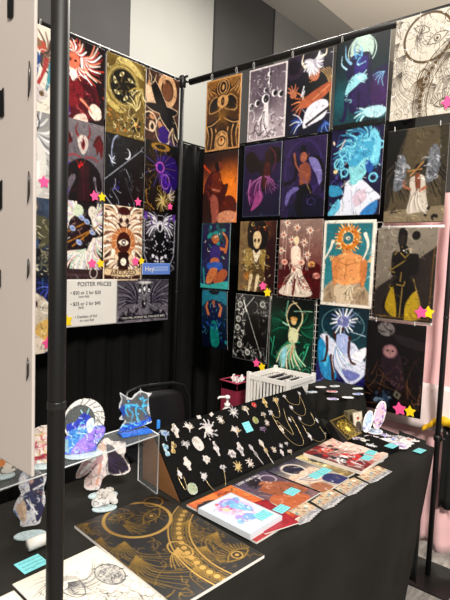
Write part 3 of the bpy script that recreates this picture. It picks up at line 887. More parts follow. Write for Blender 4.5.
def a_goldmask():
    A = Art(bg='#6b4a22').grad('#8a6634', '#5c3c18', 0, .8)
    tan = '#d2aa78'; dk = '#1f130c'
    A.scrib(4, 20, [dk, '#a57c46'], .02, (0, 0, .5, .5), .16).bl([(0, 0), (.35, .0), (.2, .3), (.0, .4)], '#9c7440').wing(.05, .1, 30, 90, .3, 7, .03, [dk, tan], seed=2)
    A.bl([(.1, .62), (.15, .45), (.3, .4), (.42, .52), (.38, .62), (.2, .68)], dk).ln([(.1, .7), (.12, .5), (.3, .38), (.45, .5), (.42, .66), (.2, .72), (.1, .7)], .018, tan, smooth=True).bl([(.02, .95), (.2, .92), (.42, .8), (.32, .98), (.12, 1.2), (.02, 1.05)], dk)
    for i in range(5): A.ln([(.04 + .07 * i, 1.0 + .02 * i), (.1 + .06 * i, 1.2), (.06 + .06 * i, 1.5)], .035, [tan, dk][i % 2], .012, smooth=True)
    A.ln([(0, .98), (.2, .98), (.45, .86)], .02, tan, smooth=True).ring(.5, 1.36, .22, .03, dk, ry=.26).ring(.5, 1.36, .18, .02, tan, ry=.22)
    A.mirror()
    A.el(.5, .22, .22, .16, '#2a1a10').ring(.5, .2, .17, .02, tan).ring(.5, .2, .1, .02, tan, ry=.13).el(.5, .2, .035, .06, tan).el(.5, .5, .16, .14, tan).el(.5, .5, .05, .09, dk).el(.5, .5, .02, .04, '#a57c46').ln([(.34, .4), (.5, .34), (.66, .4)], .02, dk)
    A.glow(.5, .82, .2, '#a8813a', .6).ring(.5, 1.05, .06, .02, dk, ry=.07).po([(.3, 1.54), (.36, 1.25), (.5, 1.15), (.64, 1.25), (.7, 1.54)], tan).ring(.5, 1.35, .1, .025, dk).el(.5, 1.32, .03, .04, '#8f2d1c').ring(.5, 1.42, .16, .014, dk)
    return A.border(.035, '#cba06c')


def a_swordmoon():
    A = Art(bg='#8a7f89').grad('#6b5f6c', '#b7abb0', 0, 1.4).glow(.45, .75, .5, '#554658', .8).glow(.5, 1.2, .35, '#e2dade', .7)
    A.po([(.44, .6), (.54, .6), (.58, 1.4), (.42, 1.4)], '#e9e2e4').ln([(.2, .72), (.85, .6)], .02, '#2b222d')
    for x, y, r in ((.08, .8, .08), (.25, .74, .07), (.47, .68, .1), (.7, .6, .07), (.86, .64, .07), (.46, .5, .05), (.55, .18, .05), (.55, .35, .035)):
        A.el(x, y, r, r * 1.05, '#f1edf0').el(x + .02, y, r * .72, r * .85, '#241c26')
    A.ln([(.55, .05), (.55, .45)], .012, '#f5f2f4').wing(.45, .95, 60, 120, .55, 6, .03, ['#f1edf0', '#4a3b48'], seed=2).scrib(3, 26, ['#2b222d', '#4f4250', '#cfc6cc', '#f1edf0'], .025, (0, 1.1, 1, 1.48), .25).scrib(7, 14, ['#efeaee'], .007, (0, .1, 1, 1.1), .25)
    return A.border(.035, '#d8d0d2').dots(4, 14, '#f4f0f2', .012, (.1, .1, .9, .7))


def a_whitehorn():
    A = Art(bg='#1b1826').grad('#2b2030', '#151c38', 0, 1.3)
    A.ring(.15, .2, .2, .1, '#47364c').scrib(2, 20, ['#4f3f68', '#d9d4e4', '#2c3c74'], .012, (0, 0, 1, 1.5), .25)
    A.bl([(.32, .62), (.5, .5), (.85, .42), (1, .6), (1, 1.0), (.7, .95), (.3, 1.0), (.1, .9)], '#121019')
    for k in range(5): A.ln([(.72 + .05 * k, .35), (.88 + .03 * k, .5), (.98, .75 + .1 * k)], .014, '#c7a878', smooth=True)
    A.bl([(.55, .3), (.72, .25), (.72, .5), (.6, .55), (.5, .45)], '#c98a6a').ln([(.58, .45), (.68, .38)], .02, '#7a2a2a').ln([(.6, .33), (.68, .3)], .015, '#3a1a1a')
    A.wing(.6, .2, 60, 200, .26, 12, .07, ['#f4f2f2', '#cfccd6'], L2=.22, seed=3).wing(.62, .18, -60, 60, .2, 8, .07, ['#f4f2f2', '#bab6c4'], seed=4)
    A.ln([(.4, .25), (.33, .15), (.36, .0)], .05, '#f2ead8', .012, smooth=True).ln([(.72, .12), (.84, .1), (.86, .0)], .045, '#f2ead8', .012, smooth=True)
    A.wing(.13, .72, -160, -40, .2, 5, .045, ['#c98a6a'], seed=8).el(.16, .74, .08, .06, '#c98a6a').bl([(.5, .8), (.95, .62), (1, .75), (.75, .95), (.55, 1.05), (.4, .95)], '#b9704e').wing(.45, .95, 120, 230, .3, 6, .05, ['#b9704e', '#d99a74'], seed=5).el(.45, .95, .13, .08, '#c27a58').ln([(.62, .9), (.95, .68)], .02, '#e2a680')
    A.bl([(.5, 1.05), (.78, .92), (.95, 1.0), (.88, 1.25), (.62, 1.36), (.42, 1.4)], '#e7e6ee').ln([(.5, 1.35), (.95, 1.1)], .05, '#241a28').wing(.4, 1.3, 120, 220, .3, 8, .03, ['#2f4f9a', '#dfe6f4', '#4d78c8'], seed=7).wing(.9, 1.35, 0, 120, .3, 7, .03, ['#2f4f9a', '#7aa0dc'], seed=9).ln([(.4, .62), (.35, .8), (.42, .7), (.38, .85)], .03, '#e9e9f0', .01)
    return A


def a_halohorn():
    A = Art(bg='#15323a').grad('#16292f', '#20545c', 0, 1.4).glow(.15, 1.0, .4, '#2f7f88', .7)
    A.ring(.5, .25, .26, .015, '#d8ece6').el(.5, .22, .22, .27, '#c9dcd2')
    sk = '#33275c'
    A.bl([(.2, 1.3), (.22, .9), (.35, .75), (.6, .72), (.8, .6), (1, .6), (1, 1.3), (.8, 1.38), (.35, 1.28), (.3, 1.1), (.24, 1.4), (.12, 1.38)], sk).bl([(.35, .8), (.6, .8), (.7, 1.2), (.45, 1.3)], '#45306a').bl([(.7, .75), (1, .8), (1, 1.3), (.75, 1.25)], '#54326c')
    A.bl([(.25, .35), (.4, .28), (.65, .3), (.7, .55), (.62, .75), (.35, .78), (.22, .6)], '#2c2456').bl([(.4, .4), (.6, .35), (.6, .6), (.48, .68), (.38, .6)], '#4a3a8c').ln([(.45, .48), (.58, .44)], .015, '#aee3f4').el(.44, .46, .02, .015, '#c8f2ff')
    A.ln([(.3, .42), (.2, .3), (.18, .1)], .05, '#9fc8e2', .01, smooth=True).ln([(.4, .35), (.36, .2), (.4, .05)], .04, '#7fb2d8', .01, smooth=True).ln([(.22, .5), (.12, .4), (.12, .25)], .035, '#bfe0ee', .01, smooth=True).wing(.5, .32, 100, 260, .16, 8, .03, ['#5a8cc8', '#8fd0ea', '#2c2456'], seed=3)
    A.bl([(.25, .8), (.35, .65), (.5, .62), (.62, .7), (.5, .78), (.35, .88), (.22, .95)], '#a9dbe4').wing(.45, .68, -30, 40, .2, 4, .03, ['#c8eef2'], seed=4).scrib(5, 8, ['#a9dbe4'], .012, (.2, .9, .35, 1.1), .1).wing(.92, .68, 90, 170, .22, 7, .02, ['#9fd0e4', '#6a6cb0'], seed=6)
    A.wing(.65, 1.32, 120, 210, .24, 5, .05, ['#cdeef2', '#7fc4d4'], seed=6).bl([(.6, 1.25), (.85, 1.22), (1, 1.3), (.9, 1.42), (.65, 1.38)], '#bfe2ea').po([(0, 1.45), (1, 1.45), (1, 1.545), (0, 1.545)], '#0b1416')
    A.ln([(.64, .4), (.72, .8), (.66, 1.0)], .03, '#241c4a', .01, smooth=True).ln([(.48, .9), (.5, 1.25)], .02, '#241c4a')
    return A


def gold_lines(A, ink, gold, fill=None, w=1.0, ry=.30, rr=.33):
    for s_, (x, y, a0, a1, L, n) in enumerate(((.2, .55, 60, 130, .5, 10), (.15, .8, 50, 110, .6, 12), (.08, .35, 70, 130, .35, 8), (.45, 1.25, 60, 120, .3, 8), (.7, 1.1, 70, 170, .35, 12), (.9, .65, 80, 140, .45, 12), (.95, 1.0, 90, 150, .4, 10), (.12, .05, 100, 170, .2, 8))):
        A.wing(x, y, a0, a1, L, n, .008 * w, [ink], seed=s_, bend=.5)
    A.scrib(21, 70, [ink], .006 * w, (0, 0, .45, 1.5), .13).scrib(22, 50, [ink], .006 * w, (.6, .7, 1, 1.5), .13)
    if fill is not None:
        A.el(.52, .30, .33, .33, fill)
    for th in range(0, 1):
        pass
    A.ring(.52, ry, rr, .034 * w ** .5, gold)
    for rot, x, y, r in ((20, .42, ry - .14, .13), (-25, .66, ry + .04, .16)):
        ca, sa = math.cos(math.radians(rot)), math.sin(math.radians(rot))
        P = [(x - r * ca, y - r * sa), (x + r * .45 * sa, y - r * .45 * ca), (x + r * ca, y + r * sa), (x - r * .45 * sa, y + r * .45 * ca), (x - r * ca, y - r * sa)]
        A.ln(P, .011 * w, ink, smooth=True).ring(x, y, r * .3, .01 * w, ink).el(x, y, r * .13, r * .13, gold)
        for k in range(14):
            an = 2 * PI * k / 14; A.ln([(x + r * .75 * math.cos(an) + r * .1 * ca, y + r * .5 * math.sin(an)), (x + r * 1.15 * math.cos(an), y + r * .85 * math.sin(an))], .006 * w, ink)
    A.wing(.42, .25, 60, 110, .3, 5, .01 * w, [ink], seed=31).wing(.35, .3, 40, 80, .25, 5, .009 * w, [ink], seed=32)
    # banded arc with medallions, centre far to the lower right
    cx, cy = 1.45, 1.35
    for R in (1.08, .88): A.ring(cx, cy, R, .014 * w, gold)
    for R in (1.05, .91): A.ring(cx, cy, R, .006 * w, ink)
    for k in range(22):
        an = PI + .05 + k * .085 - .35
        x, y = cx + .98 * math.cos(an), cy + .98 * math.sin(an)
        if 0 < x < 1: A.ring(x, y, .045, .008 * w, ink).el(x, y, .03, .03, gold)
    for k in range(90):
        an = PI + k * .02 - .4; x, y = cx + .98 * math.cos(an), cy + .98 * math.sin(an)
        A.ln([(cx + 1.045 * math.cos(an), cy + 1.045 * math.sin(an)), (cx + 1.02 * math.cos(an), cy + 1.02 * math.sin(an))], .005 * w, ink)
    x, y, r = .82, 1.38, .14
    A.ln([(x - r, y + .02), (x, y - r * .5), (x + r, y), (x, y + r * .45), (x - r, y + .02)], .012 * w, ink, smooth=True).ring(x, y, .05, .012 * w, gold).el(x, y, .02, .02, gold)
    for k in range(16):
        an = PI * k / 15; A.ln([(x - r * math.cos(an), y - r * .55 * math.sin(an)), (x - r * 1.4 * math.cos(an), y - r * 1.0 * math.sin(an) - .02)], .007 * w, ink)
    A.wing(.5, .95, 80, 140, .3, 10, .012 * w, [gold], seed=41).ring(.5, .98, .09, .012 * w, gold, ry=.14).ln([(.5, .0), (.55, .1)], .01, ink).ring(.85, .12, .1, .01 * w, gold)
    return A


def a_lineart():
    A = Art(nx=150, bg='#d9d3c8'); A.tex(3, .03)
    gold_lines(A, '#6e6459', '#6b5427', None, 1.15, .37, .36)
    return A


def a_goldfoil():
    A = Art(nx=170, bg='#13120f')
    gold_lines(A, '#a38446', '#cba55e', '#13120f', 1.0)
    return A


def a_sunset():
    A = Art(bg='#b5491c').grad('#3a0f10', '#e08a34', .1, 1.1).glow(.75, .75, .5, '#f29a3a', .8).glow(.1, .1, .5, '#2c0b10', .7).ln([(0, .25), (.3, .5)], .06, '#d4622a', .01)
    dk = '#2a0f0c'
    A.bl([(.12, .55), (.3, .4), (.5, .45), (.6, .7), (.75, .72), (.65, 1.1), (.55, 1.54), (.2, 1.54), (0, 1.3), (.02, .85)], '#5c2315').bl([(.3, .45), (.5, .5), (.55, .8), (.4, .9), (.25, .8)], '#7c3a1e')
    A.el(.45, .3, .1, .12, dk).ln([(.38, .22), (.3, .14), (.34, .06)], .03, dk, .008, smooth=True).ln([(.5, .2), (.56, .12), (.52, .03)], .03, dk, .008, smooth=True).bl([(.45, .2), (.55, .25), (.58, .36), (.5, .4)], '#8a4a34')
    A.bl([(.25, .95), (.45, 1.0), (.5, 1.4), (.4, 1.54), (.3, 1.54)], '#a8685a').ln([(.3, .8), (.5, .85)], .04, '#c08a74').bl([(.6, 1.1), (.75, .95), (.95, 1.05), (1, 1.3), (.6, 1.35)], '#6b2d1c').bl([(.5, 1.35), (.75, 1.28), (.98, 1.35), (.9, 1.54), (.5, 1.54)], '#d09a7c')
    return A.scrib(4, 16, [dk, '#9c4c26'], .02, (0, .6, .7, 1.5), .2).bl([(0, .9), (.15, 1.0), (.3, 1.4), (.25, 1.54), (0, 1.54)], '#3c140f')


def a_tealdancer():
    A = Art(h=1.72, bg='#2b2358').tex(3, .3).scrib(3, 22, ['#6a62b0', '#1a1640', '#4a78b0'], .014, (0, .1, 1, 1.6), .3, 1)
    A.blot(6, 20, ['#1d6f76', '#2f9c9a', '#124048'], .1, (.25, .05, .85, .5)).el(.5, .42, .12, .12, '#c07a4c').ln([(.85, .75), (.9, .45), (.75, .25)], .08, '#c9814e', .05, smooth=True).ln([(.6, .65), (.85, .7)], .08, '#c9814e')
    A.bl([(.35, .62), (.65, .62), (.65, .95), (.38, .95)], '#4a3a86').el(.5, 1.0, .16, .1, '#c9814e').bl([(.25, 1.05), (.7, 1.02), (.75, 1.2), (.3, 1.22)], '#3c6fb8').bl([(.2, 1.5), (.35, 1.2), (.6, 1.2), (.5, 1.45), (.3, 1.6)], '#d08a54').bl([(.45, 1.5), (.75, 1.2), (.95, 1.3), (.7, 1.6)], '#b86f44').ln([(.1, 1.2), (.15, 1.6)], .06, '#2f9c9a')
    A.bl([(0, 1.6), (.3, 1.62), (1, 1.5), (1, 1.72), (0, 1.72)], '#4fb3ae').scrib(8, 16, ['#f1ead8', '#59d0d8', '#1d1a40'], .016, (.1, .1, .9, 1.6), .14)
    return A.border(.02, '#3d8f94')


def a_tealhands():
    A = Art(h=1.70, bg='#0d2440').grad('#174a66', '#0a1c38', 0, 1.5).tex(5, .3)
    A.bl([(.1, .0), (.9, 0), (1, .4), (.7, .3), (.3, .3), (0, .5)], '#2f8a9c').el(.5, .05, .2, .08, '#10222c').bl([(.2, .4), (.5, .3), (.8, .45), (.8, .9), (.55, 1.1), (.25, .9)], '#142c58')
    A.ln([(.28, .7), (.2, .5), (.25, .38)], .1, '#c4835e', .05).ln([(.72, .72), (.78, .5), (.7, .4)], .1, '#d0906a', .05).ln([(.48, .35), (.52, .48)], .12, '#b07050', .06).bl([(.4, .95), (.6, .95), (.7, 1.5), (.5, 1.7), (.35, 1.5)], '#1f8f86').blot(4, 12, ['#3f6fc0', '#2fa8b0', '#1a3a86'], .08, (0, .9, 1, 1.6), .7)
    return A.dots(5, 25, ['#bfe8ee', '#5fb8d0'], .012).scrib(6, 22, ['#3f8fc0', '#0a1a38', '#6fd0d8'], .014, (0, .2, 1, 1.6), .2).border(.02, '#0e2c40')


def a_darkwing():
    A = Art(bg='#271748').grad('#44305e', '#1b1240', 0, 1.4).tex(3, .15)
    dk = '#251016'
    A.bl([(.05, .2), (.25, .15), (.45, .35), (.6, .3), (.7, .1), (.95, .15), (1, .4), (.75, .5), (.75, .9), (.5, 1.0), (.45, .6), (.2, .6), (.05, .4)], dk).el(.65, .25, .08, .1, '#3c1a1c').bl([(.6, .4), (.72, .45), (.7, .8), (.55, .95), (.55, .6)], '#5a2420')
    A.bl([(.25, .75), (.45, .8), (.5, 1.05), (.35, 1.2), (.2, 1.25), (.15, 1.0)], '#6b2c6a').bl([(.4, 1.0), (.55, 1.05), (.5, 1.25), (.25, 1.42), (.3, 1.25)], '#a85a90').ln([(.2, .75), (.16, 1.05), (.22, 1.3)], .04, '#b87aa8', .01, smooth=True).ln([(.6, .7), (.8, .8), (.85, 1.0)], .035, '#a86a9c', .01, smooth=True)
    A.wing(.5, .7, 80, 140, .5, 8, .025, ['#8c4a84', '#c08ab8', dk], seed=4).wing(.7, .7, 40, 100, .35, 6, .02, ['#8c4a84', '#b07aa8'], seed=5).ln([(.7, .1), (.85, .3), (.8, .6)], .02, '#7a3a50', smooth=True)
    return A.border(.015, '#54617a')


def a_purplelady():
    A = Art(bg='#3c2c5c').tex(5, .2).ring(.5, .6, .42, .04, '#4d3b72', ry=.55).scrib(9, 12, ['#5c4a84', '#2a1e48'], .01, (0, 0, 1, 1.5), .4, .5)
    A.bl([(0, .85), (.25, .8), (.3, .6), (.22, .4), (.3, .3), (.38, .5), (.35, .8), (.15, .95)], '#18122c').bl([(.4, .2), (.52, .15), (.6, .35), (.85, .4), (.98, .7), (.95, 1.1), (.85, .7), (.65, .5), (.5, .4)], '#120e22')
    A.bl([(.62, .4), (.8, .45), (.92, .7), (.88, .95), (.8, .75), (.7, .6)], '#8f88b8').el(.5, .38, .08, .1, '#a8705c').bl([(.42, .55), (.6, .5), (.68, .7), (.62, .95), (.45, .95)], '#9a624e').ln([(.28, .3), (.32, .5), (.42, .65)], .05, '#a8705c', .03)
    A.bl([(.4, .95), (.68, .92), (.75, 1.3), (.85, 1.54), (.2, 1.54), (.35, 1.2)], '#110f26').bl([(.1, 1.25), (.15, 1.05), (.35, .95), (.42, 1.0), (.25, 1.1), (.15, 1.3)], '#8078ac').ln([(.6, .9), (.9, 1.5)], .01, '#b8a070').bl([(.55, 1.1), (.95, 1.2), (1, 1.5), (.6, 1.54)], '#1c1b3c').wing(.3, 1.3, 60, 140, .35, 6, .04, ['#262a5c', '#110f26'], seed=6)
    return A.scrib(3, 10, ['#6a5a94', '#0c0a1a'], .014, (.1, .2, 1, 1.4), .3)


def a_bluehair():
    A = Art(bg='#2a2350').tex(6, .3).scrib(5, 40, ['#4a3f86', '#171232', '#6c7cb8', '#f0e6d8'], .014, (0, 0, 1, 1.1), .18).blot(8, 14, ['#453a80', '#6b5fa0', '#e8d9c8'], .04, (0, 0, 1, 1.0))
    bl, lb, wt = '#4f9fc0', '#8fd3e4', '#dfe2ec'
    A.bl([(.35, .95), (.6, .9), (.85, 1.1), (1, 1.25), (.85, 1.35), (.85, 1.54), (.1, 1.54), (.3, 1.2)], wt).bl([(.0, 1.0), (.2, 1.02), (.3, 1.15), (.1, 1.2), (0, 1.15)], '#4fa3c4').bl([(0, 1.5), (.2, 1.25), (.25, 1.4), (.12, 1.54), (0, 1.54)], '#7cc4dc').bl([(.65, 1.54), (.75, 1.4), (.95, 1.3), (.9, 1.54)], '#4a90c4')
    A.bl([(.38, .7), (.55, .55), (.75, .55), (.72, .8), (.58, .98), (.42, 1.0), (.42, .85)], '#9ad4dc').bl([(.35, .3), (.55, .15), (.85, .2), (.95, .45), (.9, .7), (.7, .55), (.5, .7), (.35, .6)], '#5fb2d0').bl([(.7, .6), (.85, .62), (.82, .8), (.72, .78)], '#3c6fb0').ln([(.85, .6), (.9, .3), (.82, .1)], .14, lb, .08, smooth=True).wing(.8, .2, -140, -30, .14, 5, .035, [lb], seed=11)
    for s_, (x, y, a0, a1) in enumerate(((.45, .35, 120, 240), (.4, .55, 100, 200), (.6, .25, 200, 300))):
        A.wing(x, y, a0, a1, .34, 8, .05, [bl, lb, '#2f6f9c'], bend=.9, seed=s_)
    for cx, cy, r in ((.25, .42, .07), (.18, .62, .09), (.3, .78, .07), (.95, .35, .06), (.85, .9, .07)): A.ring(cx, cy, r, .03, lb)
    A.scrib(7, 44, ['#b9e8f0', '#2f6f9c', '#78c3da'], .014, (.35, .15, .95, .7), .12, 3).ln([(.45, 1.0), (.5, 1.5)], .012, '#b2b6cc').ln([(.55, 1.0), (.52, 1.54)], .01, '#b2b6cc').bl([(.5, 1.2), (.7, 1.1), (.75, 1.25), (.55, 1.4)], '#d6c6d2').ln([(.35, .98), (.48, 1.1), (.6, .95)], .02, '#f6f6fa')
    A.el(.12, .75, .04, .03, '#f6e8c0').glow(.12, .75, .05, '#ffe9b0', .7).ln([(.2, .35), (.28, .2)], .02, '#e9d0c8')
    return A


def a_angelkneel():
    A = Art(bg='#463f33').grad('#51493b', '#3a352b').po([(.35, 0), (1, 0), (1, 1.3), (.7, 1.4), (.05, 1.4)], '#6a604c').po([(0, 0), (.33, 0), (.0, 1.0)], '#14170f').po([(.85, 0), (1, 0), (1, 1.54), (.95, 1.3)], '#4f4838').po([(0, 1.35), (1, 1.28), (1, 1.54), (0, 1.54)], '#968a74')
    for sx in (1, -1):
        cx = .25 if sx == 1 else .78; top = .5 if sx == 1 else .38
        A.wing(cx, top, 70 if sx == 1 else 45, 125 if sx == 1 else 110, .75, 11, .045, ['#2a2522', '#514a44', '#1b1917'], seed=3 + sx)
        A.bl([(cx - .08, top + .1), (cx - .02, top - .08), (cx + .07, top - .02), (cx + .1, top + .2), (cx + .06, top + .45), (cx - .1, top + .5)], '#7f8288').scrib(4 + sx, 30, ['#d9dade', '#9fa2a8', '#4a4c52'], .014, (cx - .1, top - .06, cx + .1, top + .45), .12)
    A.wing(.4, .65, -170, -140, .15, 3, .03, ['#a8a9ad'], seed=9).bl([(.42, .85), (.52, .78), (.65, .8), (.7, 1.1), (.74, 1.35), (.58, 1.38), (.4, 1.38), (.44, 1.1)], '#cfc6bc').bl([(.5, .78), (.58, .76), (.6, 1.0), (.54, 1.05)], '#8f5a42').ln([(.44, 1.0), (.33, .95), (.32, .86)], .035, '#b07a5c').ln([(.68, .98), (.6, 1.03)], .05, '#b07a5c').el(.54, .66, .05, .07, '#231c18').ln([(.36, .7), (.6, .68)], .018, '#c9a06c').ln([(.42, .78), (.62, .57)], .018, '#c9a06c')
    A.wing(.57, 1.0, 70, 110, .4, 6, .02, ['#efe8de', '#8d837a'], seed=2).ln([(.2, 1.3), (.12, 1.38), (.3, 1.36)], .02, '#241f1a').blot(6, 8, ['#1c1916'], .03, (.65, 1.3, .95, 1.5))
    return A


def a_goldskull():
    A = Art(bg='#5e3a24').grad('#8e7a58', '#4a2015', 0, 1.0, 'x').tex(4, .3).scrib(4, 30, ['#c8b078', '#3a1a12', '#8c3a28'], .018, (0, 0, 1, 1.5), .2)
    A.bl([(.25, .05), (.5, -.02), (.75, .08), (.78, .5), (.62, .65), (.4, .65), (.25, .5)], '#1b0d0d').bl([(.4, .3), (.48, .22), (.58, .25), (.62, .42), (.52, .6), (.42, .52)], '#dcc6a0').el(.45, .42, .03, .04, '#2a1410').el(.55, .42, .03, .04, '#2a1410').dots(3, 12, ['#d8402c', '#e6c880'], .015, (.3, .05, .75, .25))
    A.bl([(.15, .65), (.35, .6), (.42, .85), (.4, 1.2), (.2, 1.0)], '#a8925a').bl([(.82, .7), (.62, .62), (.58, .9), (.62, 1.2), (.78, 1.0)], '#a8925a').bl([(.4, .62), (.5, .7), (.6, .62), (.58, .75), (.5, .9), (.42, .75)], '#eadfca').bl([(.35, .95), (.65, .95), (.72, 1.3), (.5, 1.35), (.28, 1.3)], '#6e5a34')
    A.ln([(.38, 1.2), (.32, 1.54)], .09, '#e0cfae', .06).ln([(.56, 1.2), (.5, 1.54)], .09, '#e0cfae', .06).glow(.25, 1.2, .1, '#e09a30', .8).bl([(.78, .5), (1, .4), (1, 1.5), (.75, 1.2)], '#3c1418')
    return A.scrib(7, 50, ['#efe0ba', '#2a120e', '#c9a860'], .014, (.1, .5, .9, 1.5), .14)


def a_lilies():
    A = Art(bg='#9a7f74').grad('#a58f86', '#7c3a34', 0, 1.1)
    A.bl([(0, .85), (.3, .8), (.7, .82), (1, .95), (1, 1.54), (0, 1.54)], '#5e1018').tex(4, .15)
    for x, y in ((.18, .06), (.42, .16), (.72, .22), (.1, .3), (.6, .46), (.06, .62), (.68, .7), (.3, .4)): A.ln([(x, y), (x - .02, 1.0)], .008, '#d8c8bc').wing(x, y, 0, 330, .08, 8, .035, ['#fbf1e6', '#e9d2c2'], seed=int(x * 99)).el(x, y, .03, .025, '#b8642c')
    A.el(.42, .42, .06, .09, '#e9d7b8').bl([(.3, .6), (.42, .52), (.52, .62), (.5, .95), (.35, .98)], '#efdccb').bl([(.35, .92), (.52, .9), (.6, 1.1), (.8, 1.5), (.05, 1.5), (.28, 1.2)], '#dfd2c4').wing(.45, 1.0, 50, 130, .55, 9, .03, ['#f6eee4', '#8c6f64', '#c9b4a6'], seed=4).ln([(.42, 1.2), (.38, 1.5)], .05, '#7a2a26')
    for x, y, c in ((.15, .85, '#e6b9a8'), (.78, .88, '#d8b078'), (.55, .85, '#e9c8b8'), (.9, 1.1, '#dfa79c'), (.4, 1.0, '#f1e0d2')): A.el(x, y, .08, .06, c).el(x, y, .03, .025, '#b06a5a')
    return A.scrib(6, 30, ['#8c1a22', '#3a0a10', '#b8323a'], .02, (0, .9, 1, 1.5), .18)


def a_sunhead():
    A = Art(bg='#3f8a92').grad('#3a838c', '#4c9aa0')
    A.bl([(.08, 1.5), (.04, 1.3), (.2, 1.1), (.35, 1.05), (.7, 1.05), (.85, 1.15), (.97, 1.35), (.9, 1.5)], '#b9a68e').bl([(.28, 1.2), (.5, 1.12), (.65, 1.2), (.6, 1.48), (.35, 1.48)], '#d6c6ae')
    A.bl([(.3, .65), (.45, .58), (.6, .58), (.8, .65), (.82, .8), (.75, 1.1), (.28, 1.1), (.25, .8)], '#e2a976').bl([(.2, .72), (.32, .65), (.36, .8), (.32, 1.1), (.26, 1.15)], '#d79a66').bl([(.76, .68), (.88, .74), (.86, 1.1), (.78, 1.15)], '#cf8f5c').ln([(.5, .7), (.48, 1.05)], .012, '#b0703e').ln([(.35, .75), (.5, .8), (.7, .74)], .01, '#b0703e').ln([(.3, 1.08), (.5, 1.14), (.76, 1.02)], .05, '#e9b480', .04, smooth=True)
    A.wing(.5, .32, 0, 352, .27, 26, .06, ['#e0a24c', '#f3c988', '#c97c2e', '#f6dcae'], bend=.1, seed=3).ring(.5, .32, .17, .07, '#d8913c').dots(5, 26, ['#fbe9c8', '#a85a1c'], .02, (.3, .12, .7, .52)).el(.5, .32, .1, .11, '#3a7f88').el(.5, .32, .04, .035, '#f4ead6').el(.51, .325, .015, .015, '#241a14').ln([(.42, .56), (.58, .56)], .05, '#d79a66')
    A.ln([(.2, .38), (.16, .5), (.02, .75)], .07, '#f1e9dc', .015, smooth=True).ln([(.82, .25), (.88, .45), (.8, .7)], .07, '#f1e9dc', .015, smooth=True).wing(.18, .72, -120, -60, .1, 3, .03, ['#e9c08a'], seed=7).wing(.9, .72, -70, -10, .1, 3, .03, ['#e9c08a'], seed=8)
    A.wing(.2, 1.3, 60, 120, .2, 5, .015, ['#8c7a62'], seed=5).wing(.6, 1.15, 60, 120, .35, 6, .014, ['#8c7a62', '#efe4d0'], seed=6).wing(.85, 1.25, 60, 120, .22, 5, .015, ['#8c7a62'], seed=9)
    return A.border(.055, '#e8e2d8')


def a_blackknight():
    A = Art(bg='#8d857a').grad('#9a9286', '#7f776c').po([(0, 1.05), (1, .3), (1, 1.545), (0, 1.545)], '#3d3431').tex(2, .08)
    A.el(.66, .13, .07, .075, '#1d1816')
    bk = '#151312'
    A.bl([(.38, .02), (.46, .0), (.52, .1), (.5, .3), (.42, .35), (.36, .2)], bk).bl([(.4, .3), (.52, .3), (.58, .42), (.72, .45), (.72, .75), (.6, .8), (.6, 1.0), (.36, 1.0), (.38, .8), (.28, .78), (.28, .42), (.4, .4)], bk).bl([(.36, .85), (.6, .85), (.75, 1.1), (.86, 1.4), (.78, 1.5), (.5, 1.5), (.2, 1.4), (.14, 1.3), (.25, 1.1)], bk)
    A.bl([(.3, 1.0), (.36, 1.15), (.4, 1.5), (.2, 1.35)], '#b29a2e').bl([(.72, 1.05), (.82, 1.4), (.75, 1.52), (.5, 1.52), (.56, 1.25)], '#b8a034').po([(.4, 1.0), (.56, 1.0), (.54, 1.545), (.42, 1.545)], bk)
    for P in (((.28, .7), (.5, .55)), ((.34, .75), (.25, .73), (.26, .65)), ((.42, .42), (.5, .5), (.57, .42)), ((.45, .75), (.44, .9)), ((.38, .95), (.5, .97), (.52, .9)), ((.48, 1.0), (.46, 1.5)), ((.66, .85), (.8, 1.3)), ((.36, .4), (.32, .45))): A.ln(P, .016, '#a58f58')
    A.dots(3, 12, ['#efe8da', '#a58f58'], .012, (.42, .3, .6, .45)).el(.44, .2, .05, .1, '#3c352f')
    return A.ln([(.965, .3), (.93, 1.5), (.03, 1.5)], .012, '#8a6f3c')


def a_bwlace():
    A = Art(bg='#111112').po([(.1, 0), (1, 0), (1, .5), (.2, .45)], '#3b3b3c').tex(4, .3)
    A.scrib(4, 90, ['#b9b8b4', '#7b7a78', '#0a0a0a', '#e0dfda'], .022, (0, 0, .3, 1.54), .13, 3).scrib(5, 60, ['#b9b8b4', '#7b7a78', '#0a0a0a'], .02, (.2, 1.15, 1, 1.54), .13, 3).scrib(6, 40, ['#a9a8a4', '#55544f', '#111'], .02, (.65, 0, 1, .6), .13, 3).scrib(7, 25, ['#3c3c3c', '#8f8e8a'], .008, (.2, .3, .9, 1.2), .2)
    for x, y in ((.12, .6), (.1, .8), (.2, 1.2), (.45, 1.35), (.15, .25), (.8, .2)): A.ring(x, y, .06, .025, '#d3d2cc').ring(x, y, .025, .015, '#a5a49f')
    A.bl([(.35, .6), (.6, .5), (.8, .9), (.6, 1.2), (.4, 1.0)], '#0b0b0c').ln([(.25, .15), (.35, .4)], .03, '#efeee8').ln([(.35, .35), (.85, 1.4)], .014, '#c9c8c2').ln([(.25, .38), (.55, .05)], .012, '#efeee8')
    return A.border(.012, '#8d8c88')


